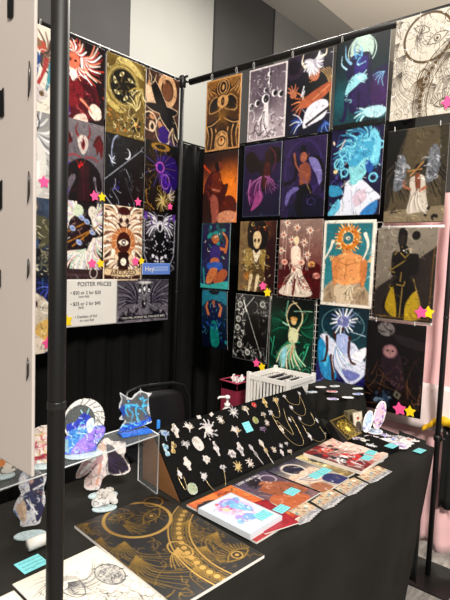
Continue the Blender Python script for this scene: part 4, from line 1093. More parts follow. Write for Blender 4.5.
def a_greenfairy():
    A = Art(bg='#07231e').grad('#0a1614', '#0c4034', 0, 1.2).glow(.15, .5, .3, '#137a5c', .6).glow(.9, .6, .3, '#137a5c', .6)
    A.wing(.45, .6, 150, 250, .42, 9, .04, ['#0d4a3a', '#1d7f62', '#082018'], seed=2).wing(.65, .55, -70, 40, .4, 9, .04, ['#0d4a3a', '#1d7f62', '#082018'], seed=3).scrib(9, 30, ['#2a9a7a', '#3fbf98', '#06140f'], .02, (0, .8, 1, 1.5), .25, 1)
    A.wing(.55, .85, 55, 135, .6, 12, .06, ['#cfe6c8', '#8fc8a4', '#e9e2c4', '#4f9a78'], seed=4).bl([(.45, .62), (.55, .58), (.66, .65), (.64, .85), (.46, .86)], '#dfe0bc').el(.55, .45, .06, .07, '#e6c898').ring(.55, .4, .06, .02, '#d8a860', ry=.03)
    A.ln([(.48, .6), (.38, .38), (.45, .15), (.6, .08)], .025, '#e9dcb8', .014, smooth=True).ln([(.64, .62), (.74, .42), (.7, .22), (.5, .05)], .03, '#e9dcb8', .012, smooth=True).ln([(.35, .35), (.4, .05)], .014, '#9fd8c0').ln([(.3, .5), (.45, .55)], .025, '#bfe6cc').ln([(.55, .25), (.95, .22)], .01, '#bfe6cc').ln([(.55, .95), (.5, 1.25)], .035, '#dc9a6c', .015).wing(.4, 1.0, 90, 120, .4, 4, .03, ['#b0d8e0', '#6fb8a8'], seed=7)
    return A.ln([(.9, .9), (.8, 1.2), (.65, 1.45)], .03, '#58c09c', .008, smooth=True).ln([(.1, .8), (.05, 1.2)], .02, '#58c09c', .008).bl([(.3, 1.05), (.42, 1.0), (.4, 1.3), (.33, 1.4)], '#9fd0d8')


def a_bluespike():
    A = Art(bg='#16404c').grad('#123844', '#1f5662', 0, .9)
    A.ring(.5, .35, .42, .006, '#8fb8bc', ry=.3).ln([(.8, .1), (.6, .4)], .006, '#8fb8bc')
    A.bl([(0, 1.1), (.3, 1.25), (1, 1.0), (1, 1.545), (0, 1.545)], '#2e2a6c').scrib(6, 30, ['#453f96', '#1d1a4c', '#8f9ad0'], .025, (0, 1.2, 1, 1.54), .25)
    A.bl([(.02, .75), (.15, .6), (.35, .65), (.3, 1.0), (.45, 1.3), (.3, 1.42), (.1, 1.25)], '#3aa0cc').bl([(.15, .85), (.25, .8), (.25, 1.1), (.18, 1.15)], '#6cc8e6')
    A.bl([(.05, .6), (.2, .55), (.45, .7), (.75, .65), (.95, .95), (1, .85), (1, 1.15), (.75, 1.4), (.55, 1.3), (.3, 1.0), (.15, .7)], '#dfe2f0').bl([(.4, .55), (.55, .5), (.68, .6), (.66, .85), (.45, .8)], '#b9c4e6').bl([(.7, .9), (.95, .7), (1, .8), (.85, 1.0)], '#f2f2fa').bl([(.55, 1.15), (.9, 1.2), (.7, 1.35)], '#8a8fc4')
    for P, w in ((((.2, .6), (.22, .85), (.18, 1.05)), .06), (((.32, .95), (.36, 1.2), (.38, 1.42)), .085), (((.35, .5), (.38, .62)), .06), (((.66, .55), (.66, .85), (.72, 1.0)), .055)): A.ln(P, w, '#5a2a1c', w * .7, smooth=True)
    A.el(.75, 1.02, .06, .03, '#5a2a1c').ln([(.12, 1.08), (.2, 1.04)], .04, '#5a2a1c')
    A.wing(.52, .27, 0, 345, .26, 18, .05, ['#dfe4f2', '#9fa8d0', '#f4f6fc'], bend=.05, seed=4).el(.52, .28, .12, .1, '#8c90bc').scrib(4, 20, ['#f4f6fc', '#5a5c94'], .014, (.4, .2, .64, .38), .08).el(.52, .42, .03, .04, '#5a2a1c')
    return A.wing(.4, .7, 30, 90, .6, 8, .016, ['#8f98c8', '#fff', '#5fb4d8'], seed=8).ln([(.68, .45), (.95, .5)], .012, '#cfe0ea')


def a_owl():
    A = Art(bg='#1c141a').tex(3, .35).el(.33, .13, .15, .12, '#8c8584', a=.9).scrib(8, 8, ['#1c141a'], .02, (.2, .02, .5, .25), .25, 1).bl([(.5, .2), (1, .3), (1, .42), (.6, .36)], '#3a3236', a=.8)
    A.bl([(.3, .55), (.42, .42), (.58, .5), (.66, .75), (.72, 1.05), (.6, 1.15), (.4, .95), (.28, .75)], '#3a2a36').el(.42, .5, .13, .12, '#8a6a70').el(.42, .5, .1, .095, '#b08c8c').el(.38, .49, .02, .018, '#241820').el(.47, .49, .02, .018, '#241820').ln([(.425, .48), (.425, .55)], .014, '#7a5a5c').scrib(3, 24, ['#5c4450', '#2a1c26', '#7c6068'], .012, (.3, .6, .7, 1.1), .12)
    A.scrib(5, 50, ['#5a3f30', '#33241e', '#7a5a44', '#0f0a0d'], .014, (0, .8, 1, 1.4), .35, .6).blot(6, 22, ['#3f5266', '#7d8fa0', '#26323f'], .05, (.2, 1.2, .5, 1.48)).po([(.56, 1.15), (.66, 1.2), (.62, 1.3), (.52, 1.24)], '#7a766a').el(.59, 1.22, .02, .03, '#2a2a24').ring(.66, .62, .06, .012, '#4a3a42')
    return A


def a_portrait(nx=150, h=1.29):
    A = Art(h=h, nx=nx, bg='#dcd6c8'); k = '#3c3c40'
    A.wing(.42, .38, -25, 75, .42, 20, .009, [k], bend=.7, seed=2).wing(.38, .34, 110, 240, .3, 14, .009, [k], bend=.6, seed=3)
    A.ln([(.36, .30), (.31, .42), (.31, .52), (.36, .64), (.44, .66), (.5, .55), (.52, .42)], .012, k, smooth=True)
    A.ln([(.33, .46), (.38, .45)], .014, k).ln([(.43, .47), (.48, .48)], .014, k).ln([(.36, .58), (.42, .585)], .01, k).ln([(.39, .47), (.38, .54), (.4, .55)], .008, k)
    A.bl([(.36, .32), (.42, .25), (.5, .3), (.54, .42), (.46, .36)], k, .45).wing(.36, .3, -150, -60, .14, 6, .012, [k], seed=9)
    A.scrib(4, 90, [k, '#6b6b6f'], .008, (.1, .25, .62, 1.2), .14).bl([(.72, .42), (.85, .36), (.94, .48), (.9, .72), (.76, .78), (.68, .6)], '#9a9894', .6).ring(.81, .56, .14, .012, k, ry=.2)
    A.scrib(6, 110, [k, '#55555a', '#c9c6be'], .010, (.7, .38, .93, .76), .09, 3).ln([(.93, .56), (.97, .58)], .02, k).scrib(8, 70, [k], .008, (.3, .8, .95, 1.25), .2).ring(.42, .12, .02, .008, '#a8a6a0')
    return A


WALLG = 'posters pinned on the two walls'
rt = random.Random(11)


def deepen(A, label):
    light = A.c.mean() > .5
    if not light: A.detail(len(label) * 7 + ord(label[3]), 230)
    A.c = np.clip(A.c ** (1.03 if light else 1.42) * (1 if light else 1.12), 0, 1)


def back_poster(label, fn, x0, ztop, w=.282, Y=2.437, group='posters on the back wall', hgt=None):
    A = fn(); deepen(A, label); o = sheet('poster', label, 'poster', A, w, (x0, Y + rt.uniform(-.002, .002), ztop), (1, 0, rt.uniform(-.008, .008)), (0, 0, -1), group=group, bow=rt.uniform(.001, .005))
    return o


def right_poster(label, fn, y0, ztop, w=.278, X=2.38, group='posters on the right wall', tilt=0.0, curl=0.0, m=None, lean=0):
    A = fn(); deepen(A, label); o = sheet('poster', label, 'poster', A, w, (X + rt.uniform(-.002, .002), y0, ztop), (0, -1, tilt + rt.uniform(-.006, .006)), (lean, 0, -1), group=group, bow=rt.uniform(.001, .005), curl=curl, m=m)
    return o


ZR = (2.637, 2.213, 1.783)
C0, C1, C2, C3 = 1.186, 1.466, 1.757, 2.052
back_poster('cream poster with brown winged figure in red and blue, left of the thick pole', a_hero, C0, 2.628)
back_poster('maroon poster with pink and white feathered dragon head in the top row', a_reddragon, C1, ZR[0])
back_poster('gold poster with a dark round mandala of six eyes', a_mandala, C2, ZR[0], .289)
back_poster('brown poster with a diving black crow and purple orb, beside the corner pole', a_crow2, C3, ZR[0])
back_poster('pale grey poster of a feathered white angel', a_greyangel, C0, 2.203)
back_poster('grey poster of a red-horned faceless figure in a maroon suit', a_hornsuit, C1, ZR[1])
back_poster('black poster with thin silver lines and a small crescent moon', a_crescent, C2, ZR[1], .289)
back_poster('dark poster with a glowing purple eye above gold feathers', a_purpleeye, C3, ZR[1])
back_poster('murky blue and olive poster of tangled robes, third down at the far left', a_olive, C0, 1.79)
back_poster('poster of pastel feathered wings crossed by golden rods', a_pastelwings, C1, ZR[2])
aro = back_poster('cream and brown winged eye poster with a lettered ribbon banner', a_tarot, C2, ZR[2], .289)
back_poster('black and white ornate robed figure poster with a blue strip across it', a_bwfigure, C3, ZR[2])
back_poster('night blue poster of a cream figure, lowest at the far left', a_bluestars, C0, 1.385, .282)
t = text_mesh('lettering', 'AROUSED', .043, mat('brown_ink', '#5c3a28', .6), aro, .289 * .5, -.289 * 1.42, .0065, 'CENTER')
fg = back_poster('wide grey purple poster of winged eyes with a line of text', a_forget, 1.866, 1.346, .418)
text_mesh('lettering', 'YOU WILL FORGET ALL YOU HAVE SEEN', .0175, M_PAPER, fg, .209, -.418 * .587, .0065, 'CENTER', 1.08)

# price sign
A = Art(h=.64, nx=60, bg='#e6e2da').tex(2, .02)
sg = sheet('price_sign', 'white handwritten poster price sign beneath the pastel wings poster', 'sign', A, .418, (1.442, 2.434, 1.346), (1, 0, 0), (0, 0, -1), m=M_MATTE, bow=.001)
for body, sz, x, y in (('POSTER PRICES', .034, .142, -.038), ('\u2022 $20 or 2 for $30', .027, .098, -.084), ('(non foil)', .019, .150, -.103), ('\u2022 $25 or 2 for $45', .027, .098, -.146), ('(foil)', .019, .150, -.165), ('\u2022 Combos of foil', .022, .128, -.218), ('or non foil', .022, .160, -.240)):
    text_mesh('lettering', body, sz, M_INKPEN, sg, x, y, .003)
# blue Hey strip
A = Art(h=.31, nx=60, bg='#5b7fd0'); A.border(.015, '#7d9ce2').po([(.36, .10), (.92, .08), (.92, .2), (.36, .22)], '#8fa8dc').ln([(.4, .15), (.88, .145)], .03, '#6d8bd0')
hy = sheet('name_strip', 'small blue strip reading Hey over the black and white poster', 'sign', A, .235, (2.045, 2.425, 1.447), (1, 0, .01), (0, 0, -1), m=M_MATTE, thick=.003)
text_mesh('lettering', 'Hey', .046, M_PAPER, hy, .018, -.052, .002)

# right wall
right_poster('tan and dark gold symmetric mask poster, nearest the corner in the top row', a_goldmask, 2.236, 2.603, .283)
right_poster('orange sunset poster of a seated horned figure', a_sunset, 2.243, 2.155, .285)
right_poster('teal and violet poster of a kneeling dancer with raised arm', a_tealdancer, 2.243, 1.716, .243)
right_poster('dark teal poster of raised hands in water, curling at its lower edge', a_tealhands, 2.223, 1.290, .220, curl=-.02)
right_poster('mauve poster with a white sword and a row of moons', a_swordmoon, 1.898, 2.602, .268)
right_poster('dark violet poster of a brown winged figure with pink drapery', a_darkwing, 1.913, 2.166, .272)
right_poster('brown and gold poster of a skull-faced figure with a fur collar', a_goldskull, 1.921, 1.720, .270)
right_poster('black and white lace patterned poster, lowest of its column', a_bwlace, 1.935, 1.283, .258, lean=-.03)
right_poster('dark poster of a white-haired horned figure reaching forward', a_whitehorn, 1.622, 2.608)
right_poster('dim purple poster of a long-haired lady in black robes', a_purplelady, 1.632, 2.165)
right_poster('red and cream poster of a figure among white lilies', a_lilies, 1.630, 1.722)
right_poster('green poster of a dancing fairy in a pale dress', a_greenfairy, 1.664, 1.284, .286)
right_poster('teal poster of a violet horned figure before a white halo', a_halohorn, 1.325, 2.617, .286)
right_poster('poster of a figure with curly pale blue hair and white shirt', a_bluehair, 1.330, 2.178, .286)
right_poster('white-bordered teal poster of a bare torso with a golden sun head', a_sunhead, 1.346, 1.712, .290)
right_poster('deep teal poster of a spiky-headed figure in white drapery', a_bluespike, 1.352, 1.268, .288)
right_poster('white line-drawn poster with a brown ring and eyes, top of the rightmost column', a_lineart, 1.012, 2.640, .300, X=2.372, tilt=-.01)
right_poster('brown poster of a kneeling robed figure with two grey wings', a_angelkneel, 1.018, 2.131, .284, X=2.372)
right_poster('grey poster of a black-armoured figure with yellow cape', a_blackknight, 1.040, 1.668, .286, X=2.372)
right_poster('very dark poster of a barn owl among branches', a_owl, 1.064, 1.212, .288, X=2.372)

# clear clips and rings the posters hang from
M_CLIP = mat('clear_ring', '#e9e6e0', .25)


def hanger(label, p, s=.022, gx=0, gy=1):
    bm = bmesh.new(); P = [(gx * s * .35 * math.sin(a) * 1, gy * s * .35 * math.sin(a), s * math.cos(a) * .9) for a in [k * PI / 6 for k in range(13)]]
    tube(bm, P, .0009, 6, cap=False)
    o = frombm('hanging_ring', bm, M_CLIP); o.location = p; tag(o, label, 'ring', 'clear rings holding the posters')
    return o


for nm, y in (('tan mask', 2.20), ('tan mask', 2.0), ('mauve sword', 1.87), ('white-haired horned', 1.60), ('violet horned halo', 1.30), ('line-drawn', .90)):
    hanger('clear ring on the bar above the %s poster, %s side' % (nm, 'near corner' if y in (2.20, 1.87, 1.60, 1.30) else 'right'), (2.384 if y > .95 else 2.374, y, 2.628), .022, 1, 0)
for nm, z, ys in (('winged kneeling figure', 2.134, (.985, .775)), ('black-armoured figure', 1.672, (.985, .785)), ('barn owl', 1.217, (1.02, .83))):
    for i, y in enumerate(ys): hanger('clear ring at the top %s corner of the %s poster' % (('left', 'right')[i], nm), (2.366, y, z), .012, 1, 0)
for nm, x in (('dragon head', 1.72), ('eye mandala', 1.98), ('eye mandala', 1.78), ('crow', 2.30), ('crow', 2.09), ('cream winged figure', 1.36)):
    hanger('clear ring on the back bar above the %s poster, %s side' % (nm, 'left' if x in (1.78, 2.09) else 'right'), (x, 2.448, 2.648), .018, 0, 1)
M_ROD = mat('white_rod', '#eee8e4', .35)
for nm, z, y1, y0 in (('winged kneeling figure', 1.673, 1.03, .735), ('black-armoured figure', 1.220, 1.065, .76), ('owl', .768, 1.065, .80)):
    bm = bmesh.new(); tube(bm, [(2.39, y1, z), (2.39, y0, z)], .0075, 8)
    tag(frombm('poster_rod', bm, M_ROD), 'white rod along the lower edge of the %s poster' % nm, 'rod', 'white rods between the rightmost posters')

# star price stickers
M_PK = mat('neon_pink_card', '#ff5c9d', .5); M_YE = mat('yellow_card', '#ffdc1e', .5)


def star_me(r, t=.0012):
    bm = bmesh.new(); v = []
    for k in range(10):
        a = PI / 2 + k * PI / 5; rr = r if k % 2 == 0 else r * .52
        v.append(bm.verts.new((rr * math.cos(a), rr * math.sin(a), 0)))
    bm.faces.new(v); r_ = bmesh.ops.extrude_face_region(bm, geom=bm.faces[:])
    bmesh.ops.translate(bm, vec=(0, 0, t), verts=[g for g in r_['geom'] if isinstance(g, bmesh.types.BMVert)])
    bmesh.ops.bevel(bm, geom=[e for e in bm.edges if abs(e.verts[0].co.z - e.verts[1].co.z) > 1e-5], offset=r * .08, segments=2, affect='EDGES')
    bmesh.ops.recalc_face_normals(bm, faces=bm.faces[:])
    me = bpy.data.meshes.new('star_tag'); bm.to_mesh(me); bm.free(); return me


SM = {}


def star(px, py_, wall, r, col, where, k=0, rot=0):
    key = (col, r)
    if key not in SM: SM[key] = star_me(r); SM[key].materials.append(M_PK if col == 'pink' else M_YE)
    o = bpy.data.objects.new('star_tag', SM[key]); COL.objects.link(o)
    if wall == 'b': p = py(px, py_, 2.428 + (.002 if col == 'yellow' else 0)); basis(o, p, (math.cos(rot), 0, math.sin(rot)), (math.sin(rot), 0, -math.cos(rot)))
    else: p = pxx(px, py_, 2.366 + (.003 if col == 'yellow' else 0)); basis(o, p, (0, -math.cos(rot), math.sin(rot)), (0, -math.sin(rot), -math.cos(rot)))
    tag(o, '%s star tag %s' % (col, where), 'star tag', 'star price tags')


for px, py_, wall, r, col, where, rot in (
    (44, 182, 'b', .036, 'pink', 'on the pale feathered angel poster', .1), (54, 184, 'b', .030, 'yellow', 'on the pale feathered angel poster, partly behind the thick pole', -.2),
    (94.5, 196, 'b', .034, 'pink', 'on the maroon suit poster', .2), (102, 197, 'b', .030, 'yellow', 'on the maroon suit poster', .1),
    (138, 202, 'b', .030, 'pink', 'on the crescent moon poster', .1), (170, 206.5, 'b', .027, 'pink', 'on the purple eye poster', 0),
    (92, 263.5, 'b', .033, 'pink', 'on the pastel wings poster', .1), (100.5, 263.5, 'b', .029, 'yellow', 'on the pastel wings poster', .2),
    (135.5, 261.5, 'b', .033, 'pink', 'on the winged eye poster with the banner', .1), (141.5, 261, 'b', .028, 'yellow', 'on the winged eye poster with the banner', .1),
    (48, 343, 'b', .038, 'pink', 'at the bottom of the night blue poster', .1), (67, 321, 'b', .040, 'yellow', 'on the left edge of the handwritten sign', .2),
    (263, 286, 'r', .030, 'pink', 'on the skull-faced figure poster', .2), (267.5, 292.5, 'r', .030, 'yellow', 'on the skull-faced figure poster', .1),
    (256.5, 363, 'r', .030, 'pink', 'on the black and white lace poster', .1), (262, 367, 'r', .030, 'yellow', 'on the black and white lace poster', .3),
    (421, 312.5, 'r', .034, 'pink', 'on the yellow cape poster', .2), (428, 312.5, 'r', .034, 'yellow', 'on the yellow cape poster', 0),
    (399.5, 409, 'r', .037, 'pink', 'below the barn owl', .2), (410, 411.5, 'r', .031, 'yellow', 'below the barn owl', .1),
    (448, 102, 'r', .034, 'pink', 'on the line-drawn poster at the picture edge', .3)):
    star(px, py_, wall, r, col, where, rot=rot)

# ================================================================== ON THE TABLE
TZ = .7412


def flat(name, label, cat, A, w, org, ang, z=TZ, thick=.0012, group=None, m=None, back=None, vang=None, bow=0.0):
    if name in ('art_book', 'sketchbook'):
        if name == 'art_book': A.detail(len(label), 110, .016, .12)
        A.c = A.c ** 1.25
    u = (math.cos(ang), math.sin(ang), 0); v = (math.sin(ang), -math.cos(ang), 0)
    return sheet(name, label, cat, A, w, (org[0], org[1], z + thick), u, v, group=group, m=m or M_INK, thick=thick, back=back or M_PAPER, bow=bow)


def tagart(seed, nx=26, h=.7):
    A = Art(h=h, nx=nx, bg='#7fd6dc'); rg = random.Random(seed)
    for r in range(3):
        y = h * (.22 + .27 * r); x = .12
        while x < .85:
            l = rg.uniform(.08, .2); A.ln([(x, y + rg.uniform(-.03, .03)), (x + l * .5, y + rg.uniform(-.05, .05)), (x + l, y)], .035, '#2f6f78'); x += l + .06
    return A


def tagcard(label, x, y, z, ang=-.1, w=.05, seed=0, h=.7):
    return flat('price_card', label, 'price card', tagart(seed, h=h), w, (x, y), ang, z, .0008, 'cyan handwritten price cards', M_MATTE, M_CYAN)


# gold foil print, line portrait sheets
flat('art_print', 'large black print with gold foil eyes and ring lying at the table front', 'print', a_goldfoil(), .282, (.742, 1.137), -.075, TZ, .008, m=M_FOIL)
flat('art_print', 'cream sheet with a pencil line portrait, right of the thick pole', 'print', a_portrait(), .216, (.515, 1.030), -.03, TZ, .002, group='line drawing sheets', m=M_MATTE)
A = Art(h=1.29, nx=60, bg='#dcd6c8').scrib(3, 30, ['#8b8b8f'], .006, (.1, .4, .9, 1.2), .2)
flat('art_print', 'cream sheet at the bottom left corner, left of the pole', 'print', A, .216, (.292, 1.015), -.03, TZ - .0005, .002, group='line drawing sheets', m=M_MATTE)
tagcard('large cyan price card on the cloth below the purple standee', .552, 1.098, TZ, -.0, .062, 3, .85)

# books
A = Art(h=1.4, nx=70, bg='#d9743c').grad('#e08a4c', '#c9502e', 0, 1.4).tex(3, .2).blot(4, 18, ['#f0a868', '#b8452a'], .12, (0, 0, 1, 1.4), .5).bl([(.02, .2), (.2, .1), (.42, .18), (.45, .32), (.2, .36), (.02, .34)], '#2a1418').el(.12, .45, .12, .1, '#7a3420').ln([(0, 1.36), (1, 1.38)], .05, '#a51c34')
A.ln([(.55, .16), (.62, .1), (.68, .16), (.76, .12), (.84, .16), (.92, .1)], .02, '#4a1c14', smooth=True).ln([(.7, .3), (.8, .28)], .015, '#4a1c14')
o = flat('art_book', 'orange softcover book under the white notebook', 'book', A, .195, (1.040, 1.005), -.05, TZ, .006)
A = Art(h=1.38, nx=80, bg='#d8dade').border(.02, '#b4c8d8')
A.bl([(.2, .35), (.4, .15), (.65, .12), (.85, .3), (.9, .7), (.7, .95), (.5, 1.0), (.3, .8)], '#d9c8ea').blot(5, 22, ['#b7a4dc', '#9fc8e6', '#e9b8cc', '#8fb6e0', '#f4e4ee'], .13, (.2, .2, .85, .95)).blot(6, 9, ['#e9557c', '#d94468'], .05, (.25, .15, .6, .5)).blot(7, 7, ['#e9557c', '#f08aa4'], .04, (.45, .6, .95, 1.0)).ring(.6, .3, .2, .05, '#b49ad8', ry=.16).bl([(.5, .4), (.65, .35), (.8, .6), (.75, .85), (.6, .7)], '#8fc6e6').scrib(8, 40, ['#7d6cb8', '#5a90c8', '#ffffff'], .014, (.2, .15, .9, 1.0), .16)
A.el(.36, .45, .08, .1, '#f0cdb8')
o = flat('sketchbook', 'thick white hardcover sketchbook with a pastel blue and purple drawing', 'book', A, .142, (1.024, .943), -.03, TZ + .0075, .016, back=mat('page_edges', '#dfe4ea', .7))
tagcard('cyan price card on the white sketchbook corner', 1.097, .803, TZ + .0245, -.05, .052, 5)
o = flat('art_book', 'thin red booklet poking out between white sketchbook and crescent girl booklet', 'book', Art(h=1.3, nx=20, bg='#a81c34').tex(4, .2), .12, (1.115, .885), -.3, TZ + .0072, .003)
tagcard('cyan price card on the thin red booklet', 1.187, .797, TZ + .0104, .05, .05, 7)
A = Art(h=1.32, nx=70, bg='#6b5f78').grad('#514a66', '#8c6f70', 0, 1.3).tex(5, .2).ring(.72, .3, .16, .03, '#cbbfc8').wing(.4, .3, 150, 330, .22, 12, .1, ['#1c1624', '#2a2030'], seed=4).bl([(.2, .55), (.4, .42), (.7, .45), (.92, .7), (.9, 1.1), (.4, 1.0)], '#a8694c').el(.5, .42, .13, .13, '#b87a5a').bl([(.0, .9), (.3, .8), (.7, 1.15), (.6, 1.32), (0, 1.32)], '#c4744c').scrib(6, 26, ['#d9b09a', '#3a2630', '#e6c3b0'], .014, (.1, .4, .9, 1.25), .15).ln([(.3, .4), (.45, .38)], .03, '#181220').dots(5, 10, '#e0d8e0', .015, (0, 0, 1, .6))
bk = flat('art_book', 'grey booklet with a dark-haired figure before a crescent', 'book', A, .175, (1.238, .993), -.03, TZ, .005)
text_mesh('lettering', 'LOST AND FALL', .016, M_PAPER, bk, .012, -.018, .001)
tagcard('cyan price card on the grey dark-haired figure booklet', 1.312, .842, TZ + .0055, .05, .052, 9)
A = Art(h=1.35, nx=70, bg='#3b4366').grad('#2f3550', '#c9bcae', 0, 1.0).tex(6, .2).ring(.5, .35, .25, .06, '#d8cfc6').bl([(.3, .2), (.6, .15), (.7, .45), (.45, .55), (.3, .4)], '#2a2f48').bl([(.1, .5), (.5, .55), (.9, .5), (.95, .95), (.5, 1.05), (.1, .9)], '#e6cdb8').el(.55, .62, .13, .12, '#efd4bf').wing(.2, .7, -20, 40, .6, 9, .03, ['#f2e8dc', '#b8a89c', '#8f94b0'], seed=3).bl([(.55, 1.0), (.9, .95), (1, 1.35), (.6, 1.35)], '#2c3470').bl([(.1, 1.0), (.4, 1.05), (.4, 1.35), (.05, 1.35)], '#b07858').scrib(7, 26, ['#fff', '#5a5470', '#d9b8a0'], .012, (.05, .1, .95, 1.3), .18)
flat('art_book', 'booklet with pale long-haired figure under a navy moon', 'book', A, .172, (1.405, .978), -.03, TZ, .005)
tagcard('left one of the joined cyan price cards on the pale-haired figure booklet', 1.478, .852, TZ + .0055, -.02, .052, 11)
tagcard('right one of the joined cyan price cards beside the yellow booklet', 1.532, .850, TZ + .0062, -.04, .052, 12)
A = Art(h=1.35, nx=60, bg='#b09a5c').grad('#d8c89a', '#8a7440', 0, 1.3).tex(6, .25).bl([(.1, .3), (.4, .2), (.6, .5), (.9, .7), (.7, 1.0), (.3, .8)], '#1d1a1e').bl([(.5, .9), (.9, .8), (.95, 1.2), (.5, 1.25)], '#e2d2a0').blot(5, 12, ['#d2b05c', '#2a2420', '#f0e4c0'], .08).scrib(9, 26, ['#f0e4c0', '#241e1a'], .014, (0, 0, 1, 1.3), .2)
flat('art_book', 'ochre booklet with a black sweeping figure, half under the red book', 'book', A, .165, (1.592, .972), -.08, TZ, .005)
A = Art(h=1.02, nx=84, bg='#caa79a').grad('#7c3230', '#f0d2c2', 0, 1.0, 'x').tex(6, .15).blot(4, 14, ['#3a1418', '#8c1f22'], .12, (0, 0, .55, 1)).bl([(.6, .0), (.8, .05), (.95, .3), (.98, 1), (.7, .6)], '#f2d8ca').wing(.4, .5, 20, 160, .45, 10, .06, ['#e9e2e0', '#c22a2a', '#2a1014'], seed=4).blot(6, 16, ['#d42c28', '#f2eeec', '#1d0d10'], .07, (.1, .15, .75, .95)).el(.35, .2, .12, .1, '#d8603c').scrib(7, 60, ['#fff', '#e03a30', '#1d0d10', '#f0c8b4'], .018, (.05, .05, .8, 1), .2)
flat('art_book', 'square red and white illustrated book, topmost and largest on the right', 'book', A, .232, (1.622, .956), -.0, TZ + .0055, .014, back=mat('page_edges2', '#e9dfd4', .7))
tagcard('cyan price card at the middle of the red and white book', 1.725, .775, TZ + .020, .05, .05, 14)
tagcard('cyan price card at the right corner of the red and white book', 1.785, .785, TZ + .0206, .1, .05, 15)


# fans of little sticker cards along the front edge
def cardart(seed):
    rg = random.Random(seed); A = Art(h=1.4, nx=22, bg='#cdbb9f')
    A.grad('#c9b391', '#96969c', .8, 1.2).blot(seed, 9, ['#d8c6a4', '#b87c58', '#8c6248', '#d8a880', '#7c9aa0'], .16, (.1, .1, .9, .85)).el(.5, .4, .16, .16, '#f4e2cf').scrib(seed + 3, 12, ['#3c2e28', '#e6dccb', '#a85c40'], .06, (.1, .2, .9, 1.0), .25).scrib(seed + 9, 8, ['#2f3036', '#dcdcdc', '#6c6c74'], .06, (.1, 1.0, .9, 1.45), .3)
    return A


cmes = [art_mesh('sticker_card', cardart(20 + k), .043, M_INK, thick=.0012) for k in range(4)]
place_ = ('in the fan nearest the red booklet', 'in the second fan from the white sketchbook', 'in the fan in front of the red and white book', 'in the fan nearest the black tray')
for f_, (x0, x1, y0, y1) in enumerate(((1.205, 1.262, .760, .758), (1.335, 1.395, .752, .746), (1.468, 1.532, .742, .734), (1.610, 1.690, .730, .716))):
    for k in range(6):
        t_ = k / 5; me = cmes[(k + f_) % 4]
        o = bpy.data.objects.new('sticker_card', me); COL.objects.link(o)
        a = -.30 + .10 * t_
        basis(o, (x0 + (x1 - x0) * t_, y0 + (y1 - y0) * t_, TZ + .0016 + .0016 * k), (math.cos(a), math.sin(a), .02), (math.sin(a), -math.cos(a), 0))
        tag(o, 'cream and grey sticker card %s' % place_[f_], 'sticker card', 'sticker cards %s' % place_[f_])


# ---- cut-outs: die cut stickers, standees, pins
def cutart(kind, seed, cols, h=1.0, nx=22, edge=None):
    A = Art(h=h, nx=nx, bg='#ffffff'); A.cut = True; rg = random.Random(seed)
    e = edge or '#f4f2f0'
    if kind == 'oval': A.el(.5, h / 2, .48, h * .48, e).el(.5, h / 2, .38, h * .42, cols[0])
    elif kind == 'round': A.el(.5, h / 2, .46, .46, e).el(.5, h / 2, .36, .36, cols[0])
    elif kind == 'burst': A.wing(.5, h / 2, 0, 330, .46, 9, .16, [cols[0], cols[1]], bend=.1, seed=seed).el(.5, h / 2, .2, .2, e)
    elif kind == 'wings': A.wing(.5, h * .6, -170, -110, .5, 4, .15, [e, cols[0]], seed=seed).wing(.5, h * .6, -70, -10, .5, 4, .15, [e, cols[1]], seed=seed + 1).ln([(.5, h * .35), (.52, h * .95)], .2, cols[0], .08)
    elif kind == 'four': A.wing(.5, h / 2, -160, -20, .5, 5, .13, [e, cols[0]], seed=seed).wing(.5, h / 2, 30, 150, .5, 5, .13, [e, cols[1]], seed=seed + 1).el(.5, h / 2, .16, .22, e)
    elif kind == 'figure': A.bl([(.35, .1), (.6, .05), (.7, h * .3), (.85, h * .5), (.65, h * .7), (.6, h * .97), (.38, h * .9), (.3, h * .6), (.12, h * .45), (.3, h * .3)], e).ln([(.5, h * .15), (.5, h * .85)], .16, cols[0])
    elif kind == 'flower': A.wing(.5, h / 2, 0, 300, .34, 6, .3, [e, cols[0]], bend=.1, seed=seed).el(.5, h / 2, .3, .3, e)
    elif kind == 'pair': A.ln([(.5, h * .1), (.35, h * .5)], .3, e, .3).el(.35, h * .72, .26, .24, cols[0]).el(.62, h * .3, .24, .24, cols[1])
    elif kind == 'card': A.po([(.05, .15), (.85, .05), (.95, h - .15), (.15, h - .05)], e)
    elif kind == 'long': A.ln([(.4, .05), (.5, h * .3), (.45, h * .6), (.55, h * .97)], .3, e, .12, smooth=True).el(.45, h * .15, .32, h * .12, cols[0]).el(.5, h * .45, .3, h * .1, cols[1 % len(cols)])
    A.cut = False
    n = max(5, int(8 * h)); A.blot(seed, n, cols, .13, (.1, .05 * h, .9, .95 * h), .9); A.scrib(seed + 5, n * 2, cols + ['#ffffff', '#2a2622'], .045, (.1, .05, .9, h), .25)
    return A


# jewellery display
BLc = Vector((1.043, 1.032, .747)); BRc2 = Vector((1.905, 1.000, .747)); TLc = Vector((1.058, 1.187, .925)); TRc = Vector((1.925, 1.160, .928))
bu = (BRc2 - BLc).normalized(); bn = bu.cross(TLc - BLc).normalized(); bv = -(bn.cross(bu)).normalized()
if bn.y > 0: bn = -bn
M_FELT = mat('black_felt', '#0d0d0c', .95, noise=.3, nscale=60)
M_FELT.node_tree.nodes['Principled BSDF'].inputs['Specular IOR Level'].default_value = .15
M_WOOD = mat('side_wood', '#8a5f3a', .55, noise=.25, nscale=6, bump=.1, bscale=40)
jd = thing('jewellery_display', 'long slanted black display board with wooden ends, full of pins and necklaces', 'display', (1.47, 1.1, .741))
J0 = Vector((1.47, 1.1, .741))


